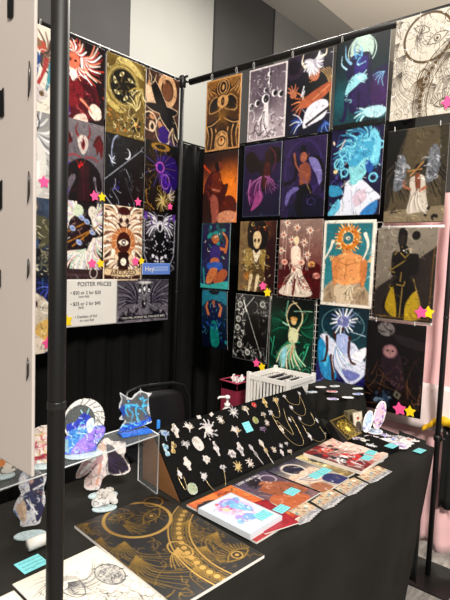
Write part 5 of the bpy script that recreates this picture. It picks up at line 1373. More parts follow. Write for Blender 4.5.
def prism(name, pts, off, m, parent, org):
    bm = bmesh.new(); a = [bm.verts.new(Vector(p) - org) for p in pts]; b_ = [bm.verts.new(Vector(p) + Vector(off) - org) for p in pts]; n = len(pts)
    bm.faces.new(a); bm.faces.new(b_[::-1])
    for k in range(n): bm.faces.new((a[k], a[(k + 1) % n], b_[(k + 1) % n], b_[k]))
    return frombm(name, bm, m, parent)


prism('front_board', [BLc, BRc2, TRc, TLc], -bn * .006, M_FELT, jd, J0)
for k, (b0, t0) in enumerate(((BLc, TLc), (BRc2, TRc))):
    d = Vector((0, .006, -.006)); bx_ = Vector((.022 if k == 0 else .02, 0, 0))
    P = [b0 + d * .8, t0 + d * .8, t0 + Vector((.008, .052, -.055)), b0 + Vector((.03, .215, -.006)), b0 + Vector((.0, .006, -.006))]
    off = Vector((.008, 0, 0)) if k == 0 else Vector((-.008, 0, 0))
    prism('side_panel', P[:4] + [], off, M_WOOD, jd, J0)
prism('back_panel', [TLc + Vector((.02, .050, -.058)), TRc + Vector((-.02, .050, -.058)), BRc2 + Vector((-.0, .205, -.003)), BLc + Vector((.04, .205, -.003))], (0, .004, .001), M_FELT, jd, J0)


def onboard(px, py_, lift=.002):
    return pplane(px, py_, BLc, bn) + bn * lift


M_PIN = artmat('enamel_metal', .22, .45)
PC = {'silver': ['#cfcdd2', '#8d8a90', '#f2f0f2'], 'gold': ['#d8b864', '#8f7434', '#f0dca0'], 'white': ['#efe9e2', '#cdb9a0', '#ffffff'], 'blue': ['#8fb4dc', '#5a6cae', '#e0ecf8'], 'paleblue': ['#a5d0e4', '#6aa4c4', '#eaf6fa'], 'red': ['#d8342c', '#a01c1c', '#f06a50'], 'green': ['#8ea05c', '#c9bc6a', '#5c6c3c'], 'purple': ['#6c4c7c', '#3a2c4c', '#c0b0c8'], 'mix': ['#d8c9a4', '#a89c90', '#7a6450'], 'sil_gold': ['#e6e2da', '#c4a458', '#98948c'], 'palegreen': ['#b9ccae', '#d8cf9a', '#8fae9a']}


def pin(px, py_, s, kind, pal, label, h=1.0, rot=0.0, seed=None):
    seed = seed if seed is not None else int(px * 7 + py_ * 13)
    s *= 1.22
    A = cutart(kind, seed, PC[pal], h, 22, {'gold': '#e2c77e', 'red': '#d43c30', 'blue': '#c4d4ec', 'paleblue': '#cfe6f0', 'green': '#a3a866', 'purple': '#5c4868', 'palegreen': '#cfdcc2'}.get(pal, '#f1ece6'))
    me = cut_mesh('enamel_pin', A, s, [M_PIN], relief=.0012)
    o = link('enamel_pin', me); solid(o, .0016)
    c, s_ = math.cos(rot), math.sin(rot)
    u = bu * c + bv * s_; v = -bu * s_ + bv * c
    p = onboard(px, py_, .0026) + v * (s * h * .5)
    basis(o, p, u, v)
    return tag(o, label, 'pin', 'pins on the black display board')


for a in (
    (164, 434, .038, 'wings', 'blue', 'blue silver winged pin at the top left corner of the board', 1.2),
    (175, 431, .038, 'figure', 'sil_gold', 'silver and gold crown shaped pin, second along the top', 1.2),
    (188, 427, .038, 'wings', 'white', 'white feathered pin, third along the top row', 1.0),
    (166.5, 450.5, .030, 'pair', 'paleblue', 'pale blue double pin below the blue winged one', 1.3),
    (173.5, 448.5, .028, 'pair', 'gold', 'golden double pin beside the pale blue one', 1.3),
    (185.5, 445, .034, 'wings', 'silver', 'small silver bird pin in the second row', .9),
    (197.5, 444, .036, 'oval', 'white', 'white and gold oval face pin', 1.25),
    (187, 464, .036, 'figure', 'white', 'white shell shaped pin above the dangling pendant', 1.15),
    (206, 459.5, .036, 'flower', 'white', 'white rose cluster pin in the middle left'),
    (192, 489, .034, 'round', 'palegreen', 'pale green and gold round pin near the bottom left corner'),
    (208, 429, .072, 'four', 'silver', 'large four-winged silver pin', 1.15),
    (198.5, 417.5, .018, 'card', 'white', 'tiny white tag at the top, left one', .8),
    (211, 414.7, .018, 'card', 'white', 'tiny white tag at the top, right of the other', .8),
    (220, 420, .036, 'four', 'sil_gold', 'small silver and gold cross shaped pin near the top', 1.2),
    (233, 412, .046, 'burst', 'silver', 'silver eight-pointed burst pin'),
    (245, 409.5, .038, 'wings', 'sil_gold', 'winged silver pin between the burst and the red pin', 1.2),
    (253.7, 405, .030, 'flower', 'red', 'bright red pin at the top edge'),
    (264.5, 403, .032, 'figure', 'gold', 'golden figure pin right of the red one', 1.2),
    (275.5, 400.5, .034, 'wings', 'gold', 'yellow gold pin at the top above the long necklaces'),
    (255, 420.5, .026, 'round', 'green', 'olive green round pin below the red one'),
    (263, 415, .026, 'wings', 'mix', 'tan winged pin right of the olive round one'),
    (266.5, 423, .028, 'four', 'mix', 'tan cross shaped pin below the tan winged one', 1.1),
    (263, 430, .032, 'wings', 'purple', 'dark purple bat-like pin', .7),
    (235, 430.5, .044, 'wings', 'sil_gold', 'silver and gold butterfly pin left of the cyan card', 1.1),
    (216, 449, .028, 'figure', 'silver', 'small silver figure pin alone in the middle', 1.7),
    (231.6, 454, .042, 'flower', 'silver', 'round silver filigree pin'),
    (240, 449.5, .036, 'figure', 'silver', 'silver pin right of the round filigree one', 1.3),
    (237.5, 467, .038, 'burst', 'gold', 'golden ornate pin at the lower middle'),
    (249.5, 463, .036, 'four', 'white', 'white winged pin below the long hanging pins', 1.1),
    (256, 455, .020, 'long', 'silver', 'long slim silver hanging pin, left of the two', 3.6),
    (266, 452, .026, 'long', 'sil_gold', 'long slim silver and gold hanging pin, right of the two', 3.2),
    (273.5, 450, .028, 'four', 'mix', 'small tan pin, leftmost of the cluster below the necklaces', .9),
    (280.5, 446, .022, 'burst', 'silver', 'tiny silver pin, upper middle of the small cluster'),
    (286, 444, .020, 'wings', 'silver', 'tiny silver winged pin, upper right of the small cluster', .9),
    (281.5, 453, .024, 'figure', 'silver', 'tiny silver pin, lowest of the small cluster'),
    (289.5, 452, .026, 'wings', 'mix', 'tiny tan pin, rightmost of the small cluster', .9)):
    pin(*a[:6], *(a[6:7] or (1.0,)), rot=random.Random(int(a[0] * 3)).uniform(-.25, .25))
A = tagart(21, 30, 1.0)
o = sheet('price_card', 'cyan price card pinned on the black jewellery board', 'price card', A, .040, onboard(241.5, 423.5, .002), bu, bv, m=M_MATTE, back=M_CYAN, thick=.0008, group='cyan handwritten price cards')


def necklace(label, P, pend, pal='silver', r=.0009):
    pts = [onboard(x, y, .0035) for x, y in P]; o0 = pts[0].copy()
    t = thing('necklace', label, 'necklace', o0, 'necklaces on the black display board')
    sm = catmull([tuple(p) for p in pts], False, 6)
    bm = bmesh.new(); tube(bm, [Vector(tuple(p)) - o0 for p in sm], r, 5)
    frombm('chain', bm, M_GOLD, t)
    for i, (x, y, s, kind) in enumerate(pend):
        A = cutart(kind, int(x * 5 + y), PC[pal], 1.2, 16)
        me = cut_mesh('pendant', A, s, [M_PIN], relief=.001)
        o = link('pendant', me, t); solid(o, .0014)
        p = onboard(x, y, .005) + bv * (s * .6)
        basis(o, p - o0, bu, bv); o.parent = t
        o.matrix_parent_inverse = Matrix.Identity(4)
    return t


bpy.context.view_layer.update()
necklace('short necklace at the top right with two small winged pendants', [(284, 397), (289, 403), (295, 405), (299, 404), (299, 395)], [(283.5, 397, .026, 'wings'), (298.5, 394, .026, 'burst')])
necklace('necklace just below the topmost one on the right', [(290, 408), (296, 414), (303, 416), (305, 411), (302, 402), (299, 396)], [(290.5, 408, .03, 'burst')])
necklace('long gold necklace looping low in the middle', [(270, 413), (276, 424), (282, 433), (292, 443), (300, 446), (303, 442), (298, 430), (290, 416)], [(281, 430, .032, 'figure')], 'sil_gold')
necklace('gold necklace inside the long looping one', [(283, 409), (286, 420), (292, 432), (292, 435), (286, 430), (276, 421)], [(289, 420, .02, 'figure')], 'sil_gold')
necklace('silver necklace at left of the looping gold ones', [(270, 410), (274, 417), (279, 417), (278, 408), (274, 401)], [(270, 413, .034, 'four')])
necklace('necklace near the right edge with two white pendants', [(298, 419), (303, 424), (310, 426), (314, 422), (310, 413)], [(299, 419, .026, 'burst'), (316, 421, .022, 'figure')])
necklace('lowest necklace at the right end of the board', [(302, 425), (307, 434), (313, 440), (321, 442), (325, 437), (319, 427)], [(309, 437, .032, 'figure'), (325, 434, .026, 'wings')])
necklace('thin chained pendant hanging low at the left end', [(177, 468), (178, 478), (183, 488), (185, 490), (186, 487), (183, 477)], [(179, 475, .026, 'figure')], 'white')
necklace('starry necklace with two pendants at the lower left middle', [(204, 478), (209, 486), (216, 492), (223, 490), (225, 482), (223, 470)], [(203, 477, .042, 'burst'), (222, 468, .036, 'wings')])

# ---- acrylic riser
rs = thing('acrylic_riser', 'long clear acrylic shelf holding the standees', 'riser', (.75, 1.17, .741))
RO = Vector((.75, 1.17, .741))
RZ = .935; f0, f1, b1, b0 = Vector((.43, 1.098, RZ)), Vector((1.028, 1.122, RZ)), Vector((1.050, 1.243, RZ)), Vector((.45, 1.222, RZ))
prism('top_panel', [f0, f1, b1, b0], (0, 0, -.004), M_ACR, rs, RO)
for a, b_ in ((f1, b1), (f0, b0)):
    dz = Vector((0, 0, -(RZ - .7418))); s_ = Vector((-.004 if a is f1 else .004, 0, 0)); dn = Vector((0, 0, -.0045))
    prism('side_panel', [a + dn, b_ + dn, b_ + dz, a + dz], s_, M_ACR, rs, RO)
rim = []
dz = Vector((0, 0, -(RZ - .7435)))
bm = bmesh.new(); tube(bm, [f0 - RO + dz, f0 - RO, f1 - RO, f1 - RO + dz, b1 - RO + dz, b1 - RO, b0 - RO, b0 - RO + dz], .0020, 5)
tube(bm, [f1 - RO, b1 - RO], .0020, 5)
frombm('polished_edge', bm, M_ACRE, rs)


# ---- standees
def standee(label, x, y, z, w, A, clear, ang, base=('disc', .04), lift=.006, bcol=None, name='acrylic_standee'):
    t = thing(name, label, 'standee', (x, y, z), 'acrylic standees')
    me = cut_mesh('figure', A, w, [M_INK, M_ACR], clear=clear)
    o = link('figure', me, t); solid(o, .003)
    u = Vector((math.cos(ang), math.sin(ang), 0)); m4 = Matrix.Identity(4)
    basis(o, (0, 0, lift), u, (0, 0, -1)); o.parent = t
    if base[0] == 'disc':
        bm = bmesh.new(); lathe(bm, [(base[1] * .97, 0), (base[1], .001), (base[1], .004), (base[1] * .97, .005)], seg=28)
        for v in bm.verts: v.co = Matrix.Rotation(ang, 4, 'Z') @ Vector((v.co.x, v.co.y * .55, v.co.z))
        frombm('base', bm, bcol or M_ACRB, t)
    else:
        bm = bmesh.new(); box(bm, (-base[1], -.022, 0), (base[1], .022, .005)); bmesh.ops.rotate(bm, matrix=Matrix.Rotation(ang, 3, 'Z'), verts=bm.verts[:])
        frombm('base', bm, bcol or M_ACRB, t)
    return t


M_ACRB = mat('acrylic_sparkle', '#c9dde6', .2, noise=.35, nscale=260, alpha=.85)
M_ACRBL = mat('acrylic_blue', '#2c6fd8', .2, noise=.5, nscale=120)
# blue horned figure in a white crescent
A = Art(h=1.32, nx=64); A.cut = True
A.el(.5, .55, .47, .52, '#e9e6e2'); A.bl([(.08, .9), (.3, .8), (.9, .7), (.98, .9), (.8, 1.15), (.75, 1.3), (.1, 1.3), (.05, 1.1)], '#5a6ad8'); A.bl([(.0, .55), (.12, .5), (.15, .62), (.02, .66)], '#a8e0e4'); A.bl([(.0, 1.0), (.15, .95), (.2, 1.25), (.05, 1.2)], '#8fb8c8')
A.cut = False
mk = A.m.copy(); cl = np.zeros_like(A.m); X_, Y_ = A.x, A.y
cl[((X_ - .40) / .34) ** 2 + ((Y_ - .55) / .38) ** 2 < 1] = 1
A.el(.4, .55, .34, .38, '#4a4c50')
for k in range(12):
    an = -1.9 + k * .33; A.ln([(.5 + .33 * math.cos(an), .55 + .36 * math.sin(an)), (.5 + .46 * math.cos(an + .25), .55 + .5 * math.sin(an + .25))], .022, '#2a2a2c')
A.ring(.72, .5, .12, .02, '#3a3a40').ring(.74, .52, .06, .02, '#3a3a40')
B = Art(h=1.32, nx=64); B.cut = True
B.bl([(.1, .62), (.3, .55), (.4, .42), (.5, .38), (.62, .42), (.66, .6), (.6, .8), (.35, .85), (.2, .95)], '#2a3cb8').bl([(.2, .75), (.55, .7), (.7, .95), (.6, 1.25), (.2, 1.3), (.15, 1.0)], '#3f8ae0').bl([(.5, .9), (.95, .75), (.9, 1.0), (.6, 1.3), (.2, 1.3)], '#9a7ce8').ln([(.48, .42), (.42, .3)], .03, '#9fe0e8').ln([(.56, .4), (.6, .28)], .03, '#9fe0e8').el(.5, .42, .06, .06, '#2430a0').bl([(.55, .6), (.7, .5), (.72, .75), (.6, .85)], '#d8e6f4')
B.cut = False
B.scrib(5, 50, ['#1c2690', '#6fd0f0', '#d0f4fc', '#b89cf4'], .02, (.15, .4, .9, 1.3), .2)
k_ = np.clip(B.m, 0, 1)[..., None]; A.c = A.c * (1 - k_) + B.c * k_; cl[B.m > .4] = 0
A.detail(3, 140, .02, .14); standee('blue horned figure standee inside a white crescent, on the clear shelf', .770, 1.140, RZ + .001, .118, A, cl, -.42, ('disc', .052))
# blue deer with winged smoky shape
A = Art(h=1.25, nx=64); A.cut = True
A.bl([(.02, .1), (.15, .18), (.35, .3), (.45, .2), (.6, .12), (.62, .0), (.66, .12), (.85, .2), (.98, .22), (.88, .35), (.9, .6), (.95, .9), (.98, 1.0), (.9, 1.1), (.1, 1.2), (.08, 1.05), (.18, .9), (.02, .85), (.1, .7), (.0, .5), (.06, .3)], '#cfd4d8')
A.cut = False; cl = np.zeros_like(A.m)
A.bl([(.05, .15), (.15, .22), (.35, .34), (.5, .24), (.62, .16), (.82, .24), (.86, .4), (.84, .7), (.9, .98), (.15, 1.12), (.22, .92), (.1, .82), (.14, .7), (.05, .5), (.1, .3)], '#55585c')
A.bl([(.05, .5), (.02, .6), (.1, .75), (.16, .8), (.22, .6), (.12, .45)], '#20409a')
for P, w in ((((.22, .5), (.45, .52), (.62, .6), (.78, .56)), .10), (((.25, .5), (.2, .62), (.28, .8)), .05), (((.5, .6), (.52, .8), (.62, .98)), .05), (((.62, .62), (.75, .72), (.85, .9)), .04), (((.3, .6), (.42, .75), (.38, .9)), .04), (((.7, .58), (.74, .42), (.68, .3)), .06), (((.78, .56), (.9, .55)), .05), (((.72, .42), (.86, .38)), .03)): A.ln(P, w, '#46b4e8', w * .5, smooth=True)
A.ln([(.26, .5), (.5, .57), (.7, .6)], .03, '#24379c').blot(4, 10, ['#3a3c9c', '#58c8f0'], .04, (.15, .3, .85, 1.0)).bl([(.08, 1.05), (.4, 1.0), (.75, .98), (.95, .88), (.98, 1.02), (.6, 1.15), (.1, 1.2)], '#1c50c8').scrib(7, 30, ['#6fdcf8', '#12339c', '#b8f0fc'], .02, (.1, .95, .95, 1.2), .18)
A.detail(4, 140, .02, .14); standee('leaping blue deer standee with smoky wings, at the right end of the clear shelf', .982, 1.180, RZ + .001, .112, A, cl, -.3, ('box', .050), bcol=M_ACRBL)
# pink and white dragon at the pole
A = Art(h=1.0, nx=56); A.cut = True
A.bl([(.05, .35), (.3, .1), (.55, .02), (.8, .1), (.98, .3), (.95, .9), (.1, .98), (.0, .7)], '#e9dcd4').cut = False
A.scrib(4, 70, ['#c9404c', '#fff', '#f0d8d0', '#8c1c2c', '#e8a0a0', '#c9b070'], .04, (.05, .1, .95, .95), .3).blot(5, 10, ['#b82c40', '#fbeee8', '#e6d290'], .08, (.1, .1, .9, .9)).ln([(.1, .85), (.9, .8)], .1, '#a8283c')
A.detail(5, 120, .025, .14); standee('pink and white dragon standee half behind the thick pole, on the clear shelf', .655, 1.150, RZ + .001, .105, A, None, -.5, ('disc', .042))
A = Art(h=1.1, nx=50); A.cut = True
A.bl([(.05, .3), (.4, .05), (.8, .15), (.98, .5), (.9, 1.05), (.1, 1.05)], '#f0e6da').cut = False
A.scrib(4, 50, ['#e07a3c', '#fff', '#3a3436', '#f0c890', '#6a6468'], .05, (.05, .1, .95, 1), .3).blot(5, 6, ['#e88a48', '#26242a'], .1, (.1, .3, .9, 1))
standee('orange and white standee at the far left end of the clear shelf', .545, 1.170, RZ + .001, .10, A, None, -.55, ('disc', .042))
# pink and black winged one on the cloth
A = Art(h=1.05, nx=64); A.cut = True
A.bl([(.42, .12), (.55, .02), (.66, .1), (.88, .12), (.92, .28), (.88, .42), (.99, .6), (.98, .72), (.8, .78), (.6, .74), (.5, .8), (.42, 1.0), (.2, .98), (.15, .82), (.28, .65), (.1, .75), (.0, .72), (.12, .45), (.3, .3)], '#efe4e0').cut = False
A.bl([(.42, .25), (.5, .4), (.35, .65), (.1, .7), (.03, .68), (.15, .45), (.3, .32)], '#c49aa0').bl([(.15, .78), (.3, .62), (.48, .5), (.52, .7), (.42, .92), (.22, .94)], '#ecd2cc').bl([(.55, .15), (.72, .25), (.84, .4), (.96, .62), (.94, .7), (.78, .74), (.6, .7), (.58, .45)], '#231a34').bl([(.76, .18), (.88, .18), (.88, .3), (.8, .36), (.7, .26)], '#f4eae6').wing(.6, .4, 20, 90, .4, 8, .02, ['#3c2c5c', '#120c1c'], seed=4).el(.48, .2, .06, .08, '#e6bca4').ln([(.1, .66), (.34, .4)], .05, '#fff').ln([(.2, .72), (.38, .5)], .02, '#2a2026').ln([(.38, .9), (.46, .5)], .04, '#dc9c80').scrib(5, 20, ['#fff', '#8c6870', '#2a2030'], .016, (.1, .2, .6, .95), .18)
A.detail(6, 120, .02, .14); standee('pink and black winged figure standee on the cloth under the clear shelf', .905, 1.235, TZ, .166, A, None, -.55, ('disc', .045), lift=.014)
A = Art(h=.75, nx=44); A.cut = True
for x, y, r in ((.25, .55, .2), (.5, .5, .22), (.72, .45, .2), (.4, .25, .18), (.65, .22, .18), (.85, .6, .12)): A.el(x, y, r, r * .9, '#d8d4d0')
A.cut = False; A.scrib(3, 60, ['#fff', '#8c8884', '#b8b2aa', '#5c5854'], .03, (.05, .05, .95, .7), .2)
standee('small silver lace standee in front of the pink and black winged one', .860, 1.165, TZ, .085, A, None, -.5, ('disc', .036))
# purple robed standee
A = Art(h=1.85, nx=48); A.cut = True
A.bl([(.35, .05), (.5, .0), (.7, .08), (.85, .25), (.98, .35), (.9, .7), (.95, 1.1), (.85, 1.5), (.75, 1.84), (.25, 1.84), (.2, 1.6), (.02, 1.3), (.1, 1.0), (.22, .8), (.15, .5), (.2, .25)], '#e6e4ea').cut = False
A.ring(.3, .38, .13, .05, '#b4bcd0', ry=.22).bl([(.45, .15), (.75, .2), (.88, .4), (.85, 1.0), (.9, 1.4), (.7, 1.75), (.6, 1.2), (.5, .8)], '#23204c').bl([(.3, .85), (.55, .75), (.62, 1.1), (.45, 1.35), (.3, 1.2)], '#26295c').bl([(.1, 1.2), (.3, 1.0), (.4, 1.3), (.35, 1.75), (.2, 1.55)], '#d8b89c').el(.55, .3, .1, .12, '#2a1c30').el(.52, .42, .07, .1, '#c49a90').ln([(.6, .7), (.9, .55)], .06, '#efeaf0').ln([(.4, 1.0), (.7, 1.5)], .05, '#f4f0f4').scrib(4, 50, ['#efeaf4', '#4a4684', '#14122c', '#c48870', '#8fa4c8'], .03, (.1, .1, .9, 1.8), .2).ln([(.05, 1.3), (.15, 1.5)], .05, '#4a74c4').dots(3, 20, '#d8d4dc', .03, (.3, 0, .7, .2))
A.detail(7, 160, .025, .16); standee('purple and white robed standee on the cloth left of the thick pole', .640, 1.185, TZ, .085, A, None, -.5, ('disc', .040), lift=.028, bcol=M_ACRB)
bm = bmesh.new(); tube(bm, [(-.026, 0, .0155), (.026, 0, .0155)], .0145, 20)
o = frombm('paper_roll', bm, M_PAPER, None, True); _q = pz(38, 542, .757); o.location = (_q.x, _q.y, .742); o.rotation_euler[2] = -.1; tag(o, 'small white cylinder in front of the purple robed standee', 'roll')

# ---- boxes at the right end of the table
gb = thing('deck_box', 'black box with a gold starburst cover, propped up at the right', 'box', (1.85, .93, .742))
G0 = Vector((1.85, .93, .742)); tl = Vector((1.868, .985, .822)); bl = Vector((1.828, .895, .762)); uu = Vector((.125, -.004, 0))
A = Art(h=.86, nx=56, bg='#15110b'); A.border(.05, '#6e5a20')
for k in range(24):
    an = k * PI / 12; A.ln([(.5, .52), (.5 + .42 * math.cos(an), .52 + .42 * math.sin(an))], .02, '#d8b43c' if k % 2 else '#8f7420', .008)
A.dots(4, 50, ['#e8c850', '#a08428'], .02, (.12, .1, .9, .95)).el(.5, .52, .1, .1, '#f0d868').ring(.5, .52, .3, .02, '#b8962c')
vv = (bl - tl).normalized(); nn_ = uu.cross(-vv).normalized()
me = art_mesh('cover', A, .125, M_INK, thick=.001, back=M_BLACK)
o = link('cover', me, gb); basis(o, tl - G0 + nn_ * .0015, uu, vv); o.parent = gb
prism('body', [tl, tl + uu, bl + uu, bl], -nn_ * .034 + Vector((0, 0, .004)), M_BLACK, gb, G0)
t = thing('card_box', 'small cream tarot box right of the gold starburst box', 'box', (2.045, .965, .742))
A = Art(h=1.5, nx=40, bg='#d8cdb4').border(.06, '#8c8068').scrib(4, 30, ['#2a241e', '#8c6c4c', '#fff'], .03, (.1, .1, .9, 1.4), .25).el(.5, .5, .12, .12, '#a8402c').bl([(.3, .8), (.7, .8), (.75, 1.4), (.25, 1.4)], '#4a4038')
o = link('front_cover', art_mesh('front_cover', A, .058, M_INK, back=M_PAPER), t); basis(o, Vector((-.032, -.0135, .094)), (1, -.35, 0), (0, -.22, -1)); o.parent = t
bm = bmesh.new(); box(bm, (-.029, .001, 0), (.029, .026, .088)); bmesh.ops.rotate(bm, matrix=Matrix.Rotation(-.337, 3, 'Z'), verts=bm.verts[:]); frombm('body', bm, mat('box_olive', '#6c6448', .5), t)
for lab, x, y, w, h, cols, a, rr in (('smaller pale blue oval charm standing beside the cream tarot box', 2.030, .895, .045, 2.3, ['#b8d0ea', '#e6c9dc', '#7a94cc', '#f4f0f6'], -.75, .28), ('tall pink oval charm standing in front of the whitish satin', 2.105, .880, .058, 2.35, ['#e8b8d0', '#9a7cc8', '#f0d8b0', '#5a4470'], -.75, .30)):
    A = cutart('oval', int(x * 100), cols, h, 26, '#f4ece6'); me = cut_mesh('oval_charm', A, w, [M_INK])
    o = link('oval_charm', me); solid(o, .003)
    u = Vector((math.cos(a), math.sin(a), 0)); upv = Vector((0, 0, 1))
    uu2 = (u * math.cos(rr) - upv * math.sin(rr)); vv2 = -(upv * math.cos(rr) + u * math.sin(rr))
    nb = Vector((-.3, -.3, 0)); basis(o, (x, y, TZ + .012), uu2, vv2 + Vector((-.12, -.12, 0)))
    tag(o, lab, 'charm', 'oval standing charms')
# black tray with dark pendants
t = thing('display_tray', 'low black display block behind the cyan card at the right end', 'tray', (1.80, .80, TZ))
bm = bmesh.new(); box(bm, (-.055, -.07, 0), (.07, .075, .024)); bmesh.ops.rotate(bm, matrix=Matrix.Rotation(-.25, 3, 'Z'), verts=bm.verts[:])
bevel(frombm('block', bm, M_FELT, t), .003)
t.location = (1.905, .80, TZ)
for i, (x, y, c, lab) in enumerate(((1.895, .85, 'purple', 'dark purple charm lying on the black block, far one'), (1.925, .825, 'mix', 'tan charm lying on the black block, near one'), (1.90, .80, 'silver', 'silver charm lying on the black block'))):
    A = cutart('wings', i + 3, PC[c], 1.0, 20); o = link('charm', cut_mesh('charm', A, .05, [M_INK])); solid(o, .002)
    basis(o, (x, y, TZ + .0265), (math.cos(-.3 + i), math.sin(-.3 + i), 0), (math.sin(-.3 + i), -math.cos(-.3 + i), 0)); tag(o, lab, 'charm', 'charms on the black block')
tagcard('cyan price card leaning at the front of the black block', 1.905, .758, TZ + .0245, -.1, .052, 17)
# pile of die cut stickers
SP = [(1.945, .83, 'white and red'), (1.985, .86, 'pale green'), (2.02, .83, 'pink'), (1.98, .80, 'scarlet edged'), (2.03, .78, 'blue'), (2.065, .81, 'violet'), (1.995, .755, 'white'), (2.045, .735, 'cream and red'), (2.075, .76, 'grey'), (1.98, .715, 'lilac'), (2.03, .695, 'silver white'), (2.07, .705, 'rosy'), (2.06, .86, 'silver blue')]
SC = {'white and red': ['#e9e4e0', '#c23a34', '#fff'], 'pale green': ['#c9dcc4', '#fff', '#8fa48c'], 'pink': ['#e6a8bc', '#fff', '#a8587c'], 'scarlet edged': ['#d8342c', '#fff', '#7a1c1c'], 'blue': ['#7c94d8', '#fff', '#3a4a8c'], 'violet': ['#8f78c8', '#e4dcf4', '#4a3a84'], 'white': ['#f4f2f0', '#c8c4c0', '#8c8884'], 'cream and red': ['#efe0cc', '#c84c3c', '#fff'], 'grey': ['#a8a6a8', '#fff', '#605e64'], 'lilac': ['#d0c0e4', '#fff', '#8c78a8'], 'silver white': ['#e4e4e6', '#b0b0b4', '#fff'], 'rosy': ['#e8c0b8', '#fff', '#a86c64'], 'silver blue': ['#b4c8dc', '#fff', '#6c84a4']}
for i, (x, y, c) in enumerate(SP):
    rg = random.Random(i); A = cutart(('oval', 'figure', 'wings')[i % 3], i + 40, SC[c], 1.25, 24); o = link('die_cut_sticker', cut_mesh('die_cut_sticker', A, .075, [M_INK])); solid(o, .0008)
    a = rg.uniform(-1.8, -.6); basis(o, (x - .02, y + .0, TZ + .001 + .0010 * i), (math.cos(a), math.sin(a), 0), (math.sin(a), -math.cos(a), 0))
    tag(o, '%s die cut sticker in the loose pile by the satin flap' % c, 'sticker', 'die cut stickers at the right table end')
A = cutart('flower', 77, ['#e6e0d8', '#b8a890', '#ffffff'], 1.0, 30); o = link('lace_charm', cut_mesh('lace_charm', A, .075, [M_INK])); solid(o, .002)
basis(o, (1.80, .705, TZ + .0025), (1, -.1, 0), (-.1, -1, 0)); tag(o, 'round cream lace charm between sticker fan and cyan card', 'charm')
tagcard('cyan price card nearest the front right table corner', 1.985, .672, TZ + .006, -.1, .055, 19, .6)
# stickers on the raised stand
for i, (x, y, c, lab) in enumerate((((314, 393), 0, 'silver blue', 'silver blue sticker, leftmost on the raised black stand'), ((333, 392.5), 0, 'scarlet edged', 'scarlet sticker on the raised black stand'), ((337, 387), 0, 'grey', 'grey sticker at the back of the raised black stand'), ((334, 400), 0, 'violet', 'violet sticker at the front edge of the raised black stand'), ((349, 398.5), 0, 'silver white', 'whitish sticker at the front right of the raised black stand'), ((360, 395), 0, 'blue', 'blue sticker at the right of the raised black stand'), ((360, 389.5), 0, 'pale green', 'pale green sticker, rear right on the raised black stand'), ((322, 388), 0, 'white and red', 'white and red sticker, rear left on the raised black stand'))):
    p = pz(x[0], x[1], .8765); A = cutart('oval', i + 60, SC[c], .62, 22); o = link('oval_sticker', cut_mesh('oval_sticker', A, .058, [M_INK])); solid(o, .0015)
    a = random.Random(i).uniform(-.9, -.4); u = Vector((math.cos(a), math.sin(a), 0)); v = Vector((math.sin(a), -math.cos(a), 0)); basis(o, (p.x, p.y, .8775), u, v); tag(o, lab, 'sticker', 'oval stickers on the raised black stand')

# ---- behind the table
M_WP = mat('white_plastic', '#ebe7e1', .4)
t = thing('storage_crate', 'white slotted plastic crate behind the jewellery board', 'crate', (2.23, 1.475, .575))
bm = bmesh.new(); x0, x1, y0, y1, zt = -.125, .125, -.125, .125, .305
for x in (x0, x1):
    for y in (y0, y1): box(bm, (x - .009, y - .009, 0), (x + .009, y + .009, zt + .012))
for z in (0.012, zt - .012):
    for y in (y0, y1): box(bm, (x0, y - .006, z - .012), (x1, y + .006, z + .012))
    for x in (x0, x1): box(bm, (x - .006, y0, z - .012), (x + .006, y1, z + .012))
frombm('crate_frame', bm, M_WP, t)
for side in range(4):
    bm = bmesh.new()
    for k in range(1, 12):
        c = -.125 + .25 * k / 12
        if side < 2: xx = (x0, x1)[side]; box(bm, (xx - .003, c - .0045, .02), (xx + .003, c + .0045, zt - .02))
        else: yy = (y0, y1)[side - 2]; box(bm, (c - .0045, yy - .003, .02), (c + .0045, yy + .003, zt - .02))
    if side < 2: box(bm, (xx - .003, y0, .15), (xx + .003, y1, .162))
    else: box(bm, (x0, yy - .003, .15), (x1, yy + .003, .162))
    frombm('slotted_wall', bm, M_WP, t)
bm = bmesh.new(); box(bm, (x0, y0, 0), (x1, y1, .006)); frombm('crate_floor', bm, M_WP, t)
bm = bmesh.new(); box(bm, (2.12, 1.365, 0), (2.34, 1.585, .573)); o = bevel(frombm('storage_box', bm, M_BLACK), .006); tag(o, 'black box on the floor carrying the white crate', 'box')
for i in range(4):
    A = Art(h=.7, nx=24, bg='#1c1a1e').scrib(i, 14, ['#c8c4c0', '#7c3a44', '#3a4a7c'], .03, (0, 0, 1, .7), .3).border(.03, '#dcd8d4')
    o = sheet('stored_print', None, None, A, .20, (2.13, 1.38 + .045 * i, .862 + .004 * i), (1, 0, 0), (0, .35, -1)); tag(o, 'sleeved print standing in the white crate', 'print', 'sleeved prints in the white crate')
t = thing('fabric_bin', 'dark maroon fabric bin left of the white crate', 'bin', (2.215, 1.765, 0))
bm = bmesh.new(); v0 = box(bm, (-.075, -.06, 0), (.075, .06, .80))
f = [f for f in bm.faces if all(v.co.z > .7 for v in f.verts)]; bmesh.ops.inset_region(bm, faces=f, thickness=.006); bmesh.ops.translate(bm, vec=(0, 0, -.05), verts=list({v for q in f for v in q.verts}))
bevel(frombm('bin_body', bm, mat('maroon_fabric', '#7a1430', .75, noise=.15, nscale=30), t), .004)
bm = bmesh.new(); tube(bm, [(-.078, -.063, .80), (.078, -.063, .80), (.078, .063, .80), (-.078, .063, .80), (-.078, -.063, .80)], .005, 6); frombm('hem', bm, mat('maroon_hem', '#a83c54', .6), t)
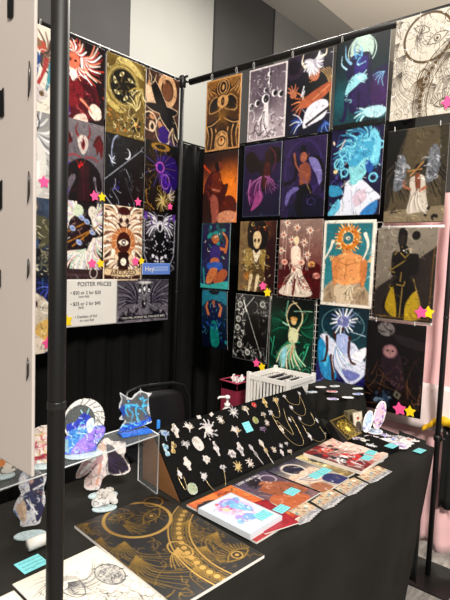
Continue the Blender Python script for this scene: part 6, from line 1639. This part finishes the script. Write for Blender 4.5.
for i, (x, y, c) in enumerate(((2.18, 1.74, 'pink'), (2.235, 1.75, 'white'), (2.21, 1.79, 'rosy'))):
    A = cutart('figure', i + 80, SC[c], 1.1, 20); o = link('plush_charm', cut_mesh('plush_charm', A, .05, [M_INK])); solid(o, .01)
    basis(o, (x, y, .775), (.7, -.7, 0), (0, 0, -1)); tag(o, '%s charm sticking out of the maroon bin' % c, 'charm', 'charms in the maroon bin')

# pump bottle
t = thing('pump_bottle', 'small white pump bottle behind the jewellery board', 'bottle', (1.575, 1.305, .741))
bm = bmesh.new(); lathe(bm, [(.024, 0), (.026, .004), (.026, .095), (.022, .115), (.012, .128), (.010, .134)]); frombm('bottle', bm, M_WP, t)
bm = bmesh.new(); lathe(bm, [(.012, .132), (.012, .146), (.005, .148), (.005, .165), (.011, .166), (.011, .176), (.004, .180)]); tube(bm, [(0, 0, .173), (-.028, .02, .173), (-.034, .024, .166)], .0045, 8)
frombm('pump_head', bm, M_WP, t)
# marker
p = py(158.5, 420, 1.275)
bm = bmesh.new(); lathe(bm, [(.006, 0), (.0065, .002), (.0065, p.z - .741 - .002), (.005, p.z - .741)], seg=12)
o = frombm('marker', bm, mat('marker_blue', '#2a7fd8', .4)); o.location = (p.x, p.y, .741); tag(o, 'blue marker standing upright behind the left end of the jewellery board', 'marker')

# folding chair
t = thing('folding_chair', 'black folding chair behind the table in front of the curtain', 'chair', (1.79, 1.95, 0))
M_CH = mat('black_chair_vinyl', '#161618', .38)
rz = Matrix.Rotation(math.radians(-12), 4, 'Z')
t.rotation_euler[2] = math.radians(-14)
bm = bmesh.new(); rows = []
for j in range(9):
    z = .50 + .27 * j / 8; row = []
    for i in range(15):
        s = -1 + 2 * i / 14; wdt = .185 * (1 - .10 * (j / 8) ** 4); zz = z - (.05 * abs(s) ** 3.5 if j == 8 else .05 * abs(s) ** 3.5 * (j / 8) ** 3)
        row.append(bm.verts.new((s * wdt, -.03 * (1 - s * s) + .03 * (j / 8) + .01, zz)))
    rows.append(row)
for j in range(8):
    for i in range(14): bm.faces.new((rows[j][i], rows[j][i + 1], rows[j + 1][i + 1], rows[j + 1][i])).smooth = True
solid(frombm('backrest', bm, M_CH, t, True), .018)
bm = bmesh.new()
P = [(-.20, .22, .01), (-.20, .0, .45), (-.20, .03, .70), (-.17, .045, .775), (-.10, .045, .795), (.10, .045, .795), (.17, .045, .775), (.20, .03, .70), (.20, .0, .45), (.20, .22, .01)]
tube(bm, P, .011, 10); tube(bm, [(-.20, .15, .15), (.20, .15, .15)], .008, 8); frombm('back_frame', bm, mat('chair_tube', '#1b1b1d', .3, metal=.4), t)
for sx in (-1, 1):
    bm = bmesh.new(); tube(bm, [(sx * .185, -.26, .01), (sx * .185, .0, .44), (sx * .185, .06, .47)], .011, 10); frombm('leg', bm, _MC['chair_tube'], t)
bm = bmesh.new(); box(bm, (-.19, -.24, .44), (.19, .10, .47)); bevel(frombm('seat', bm, M_CH, t), .012, 3)

# ================================================================== LIGHT
def area(name, loc, rot, size, power, col=(1, .95, .88), sy=None):
    l = bpy.data.lights.new(name, 'AREA'); l.energy = power; l.size = size; l.color = col
    if sy: l.shape = 'RECTANGLE'; l.size_y = sy
    o = bpy.data.objects.new(name, l); COL.objects.link(o); o.location = loc; o.rotation_euler = rot
    return o


area('hall_lamp', (-1.2, -2.6, 4.6), (math.radians(42), 0, math.radians(-32)), 1.0, 400)
area('hall_lamp', (1.0, .2, 6.2), (0, 0, 0), .9, 90)
area('hall_lamp', (5.5, 3.5, 6.4), (0, 0, 0), 2.0, 420)
area('hall_lamp', (-3, 3.5, 6.4), (0, 0, 0), 2.0, 200)
area('ceiling_fill', (8.5, 1.5, 3.2), (math.radians(180), 0, 0), 1.5, 150)  # added fill aimed upward to brighten the ceiling, not a fixture of the hall
w = bpy.data.worlds.new('hall_ambient'); w.use_nodes = True; scn.world = w
bg = w.node_tree.nodes['Background']; bg.inputs[0].default_value = (.92, .93, 1, 1); bg.inputs[1].default_value = .22
scn.view_settings.view_transform = 'Standard'; scn.view_settings.look = 'None'
scn.view_settings.exposure = 0.2; scn.view_settings.gamma = 1.0; scn.view_settings.use_curve_mapping = False
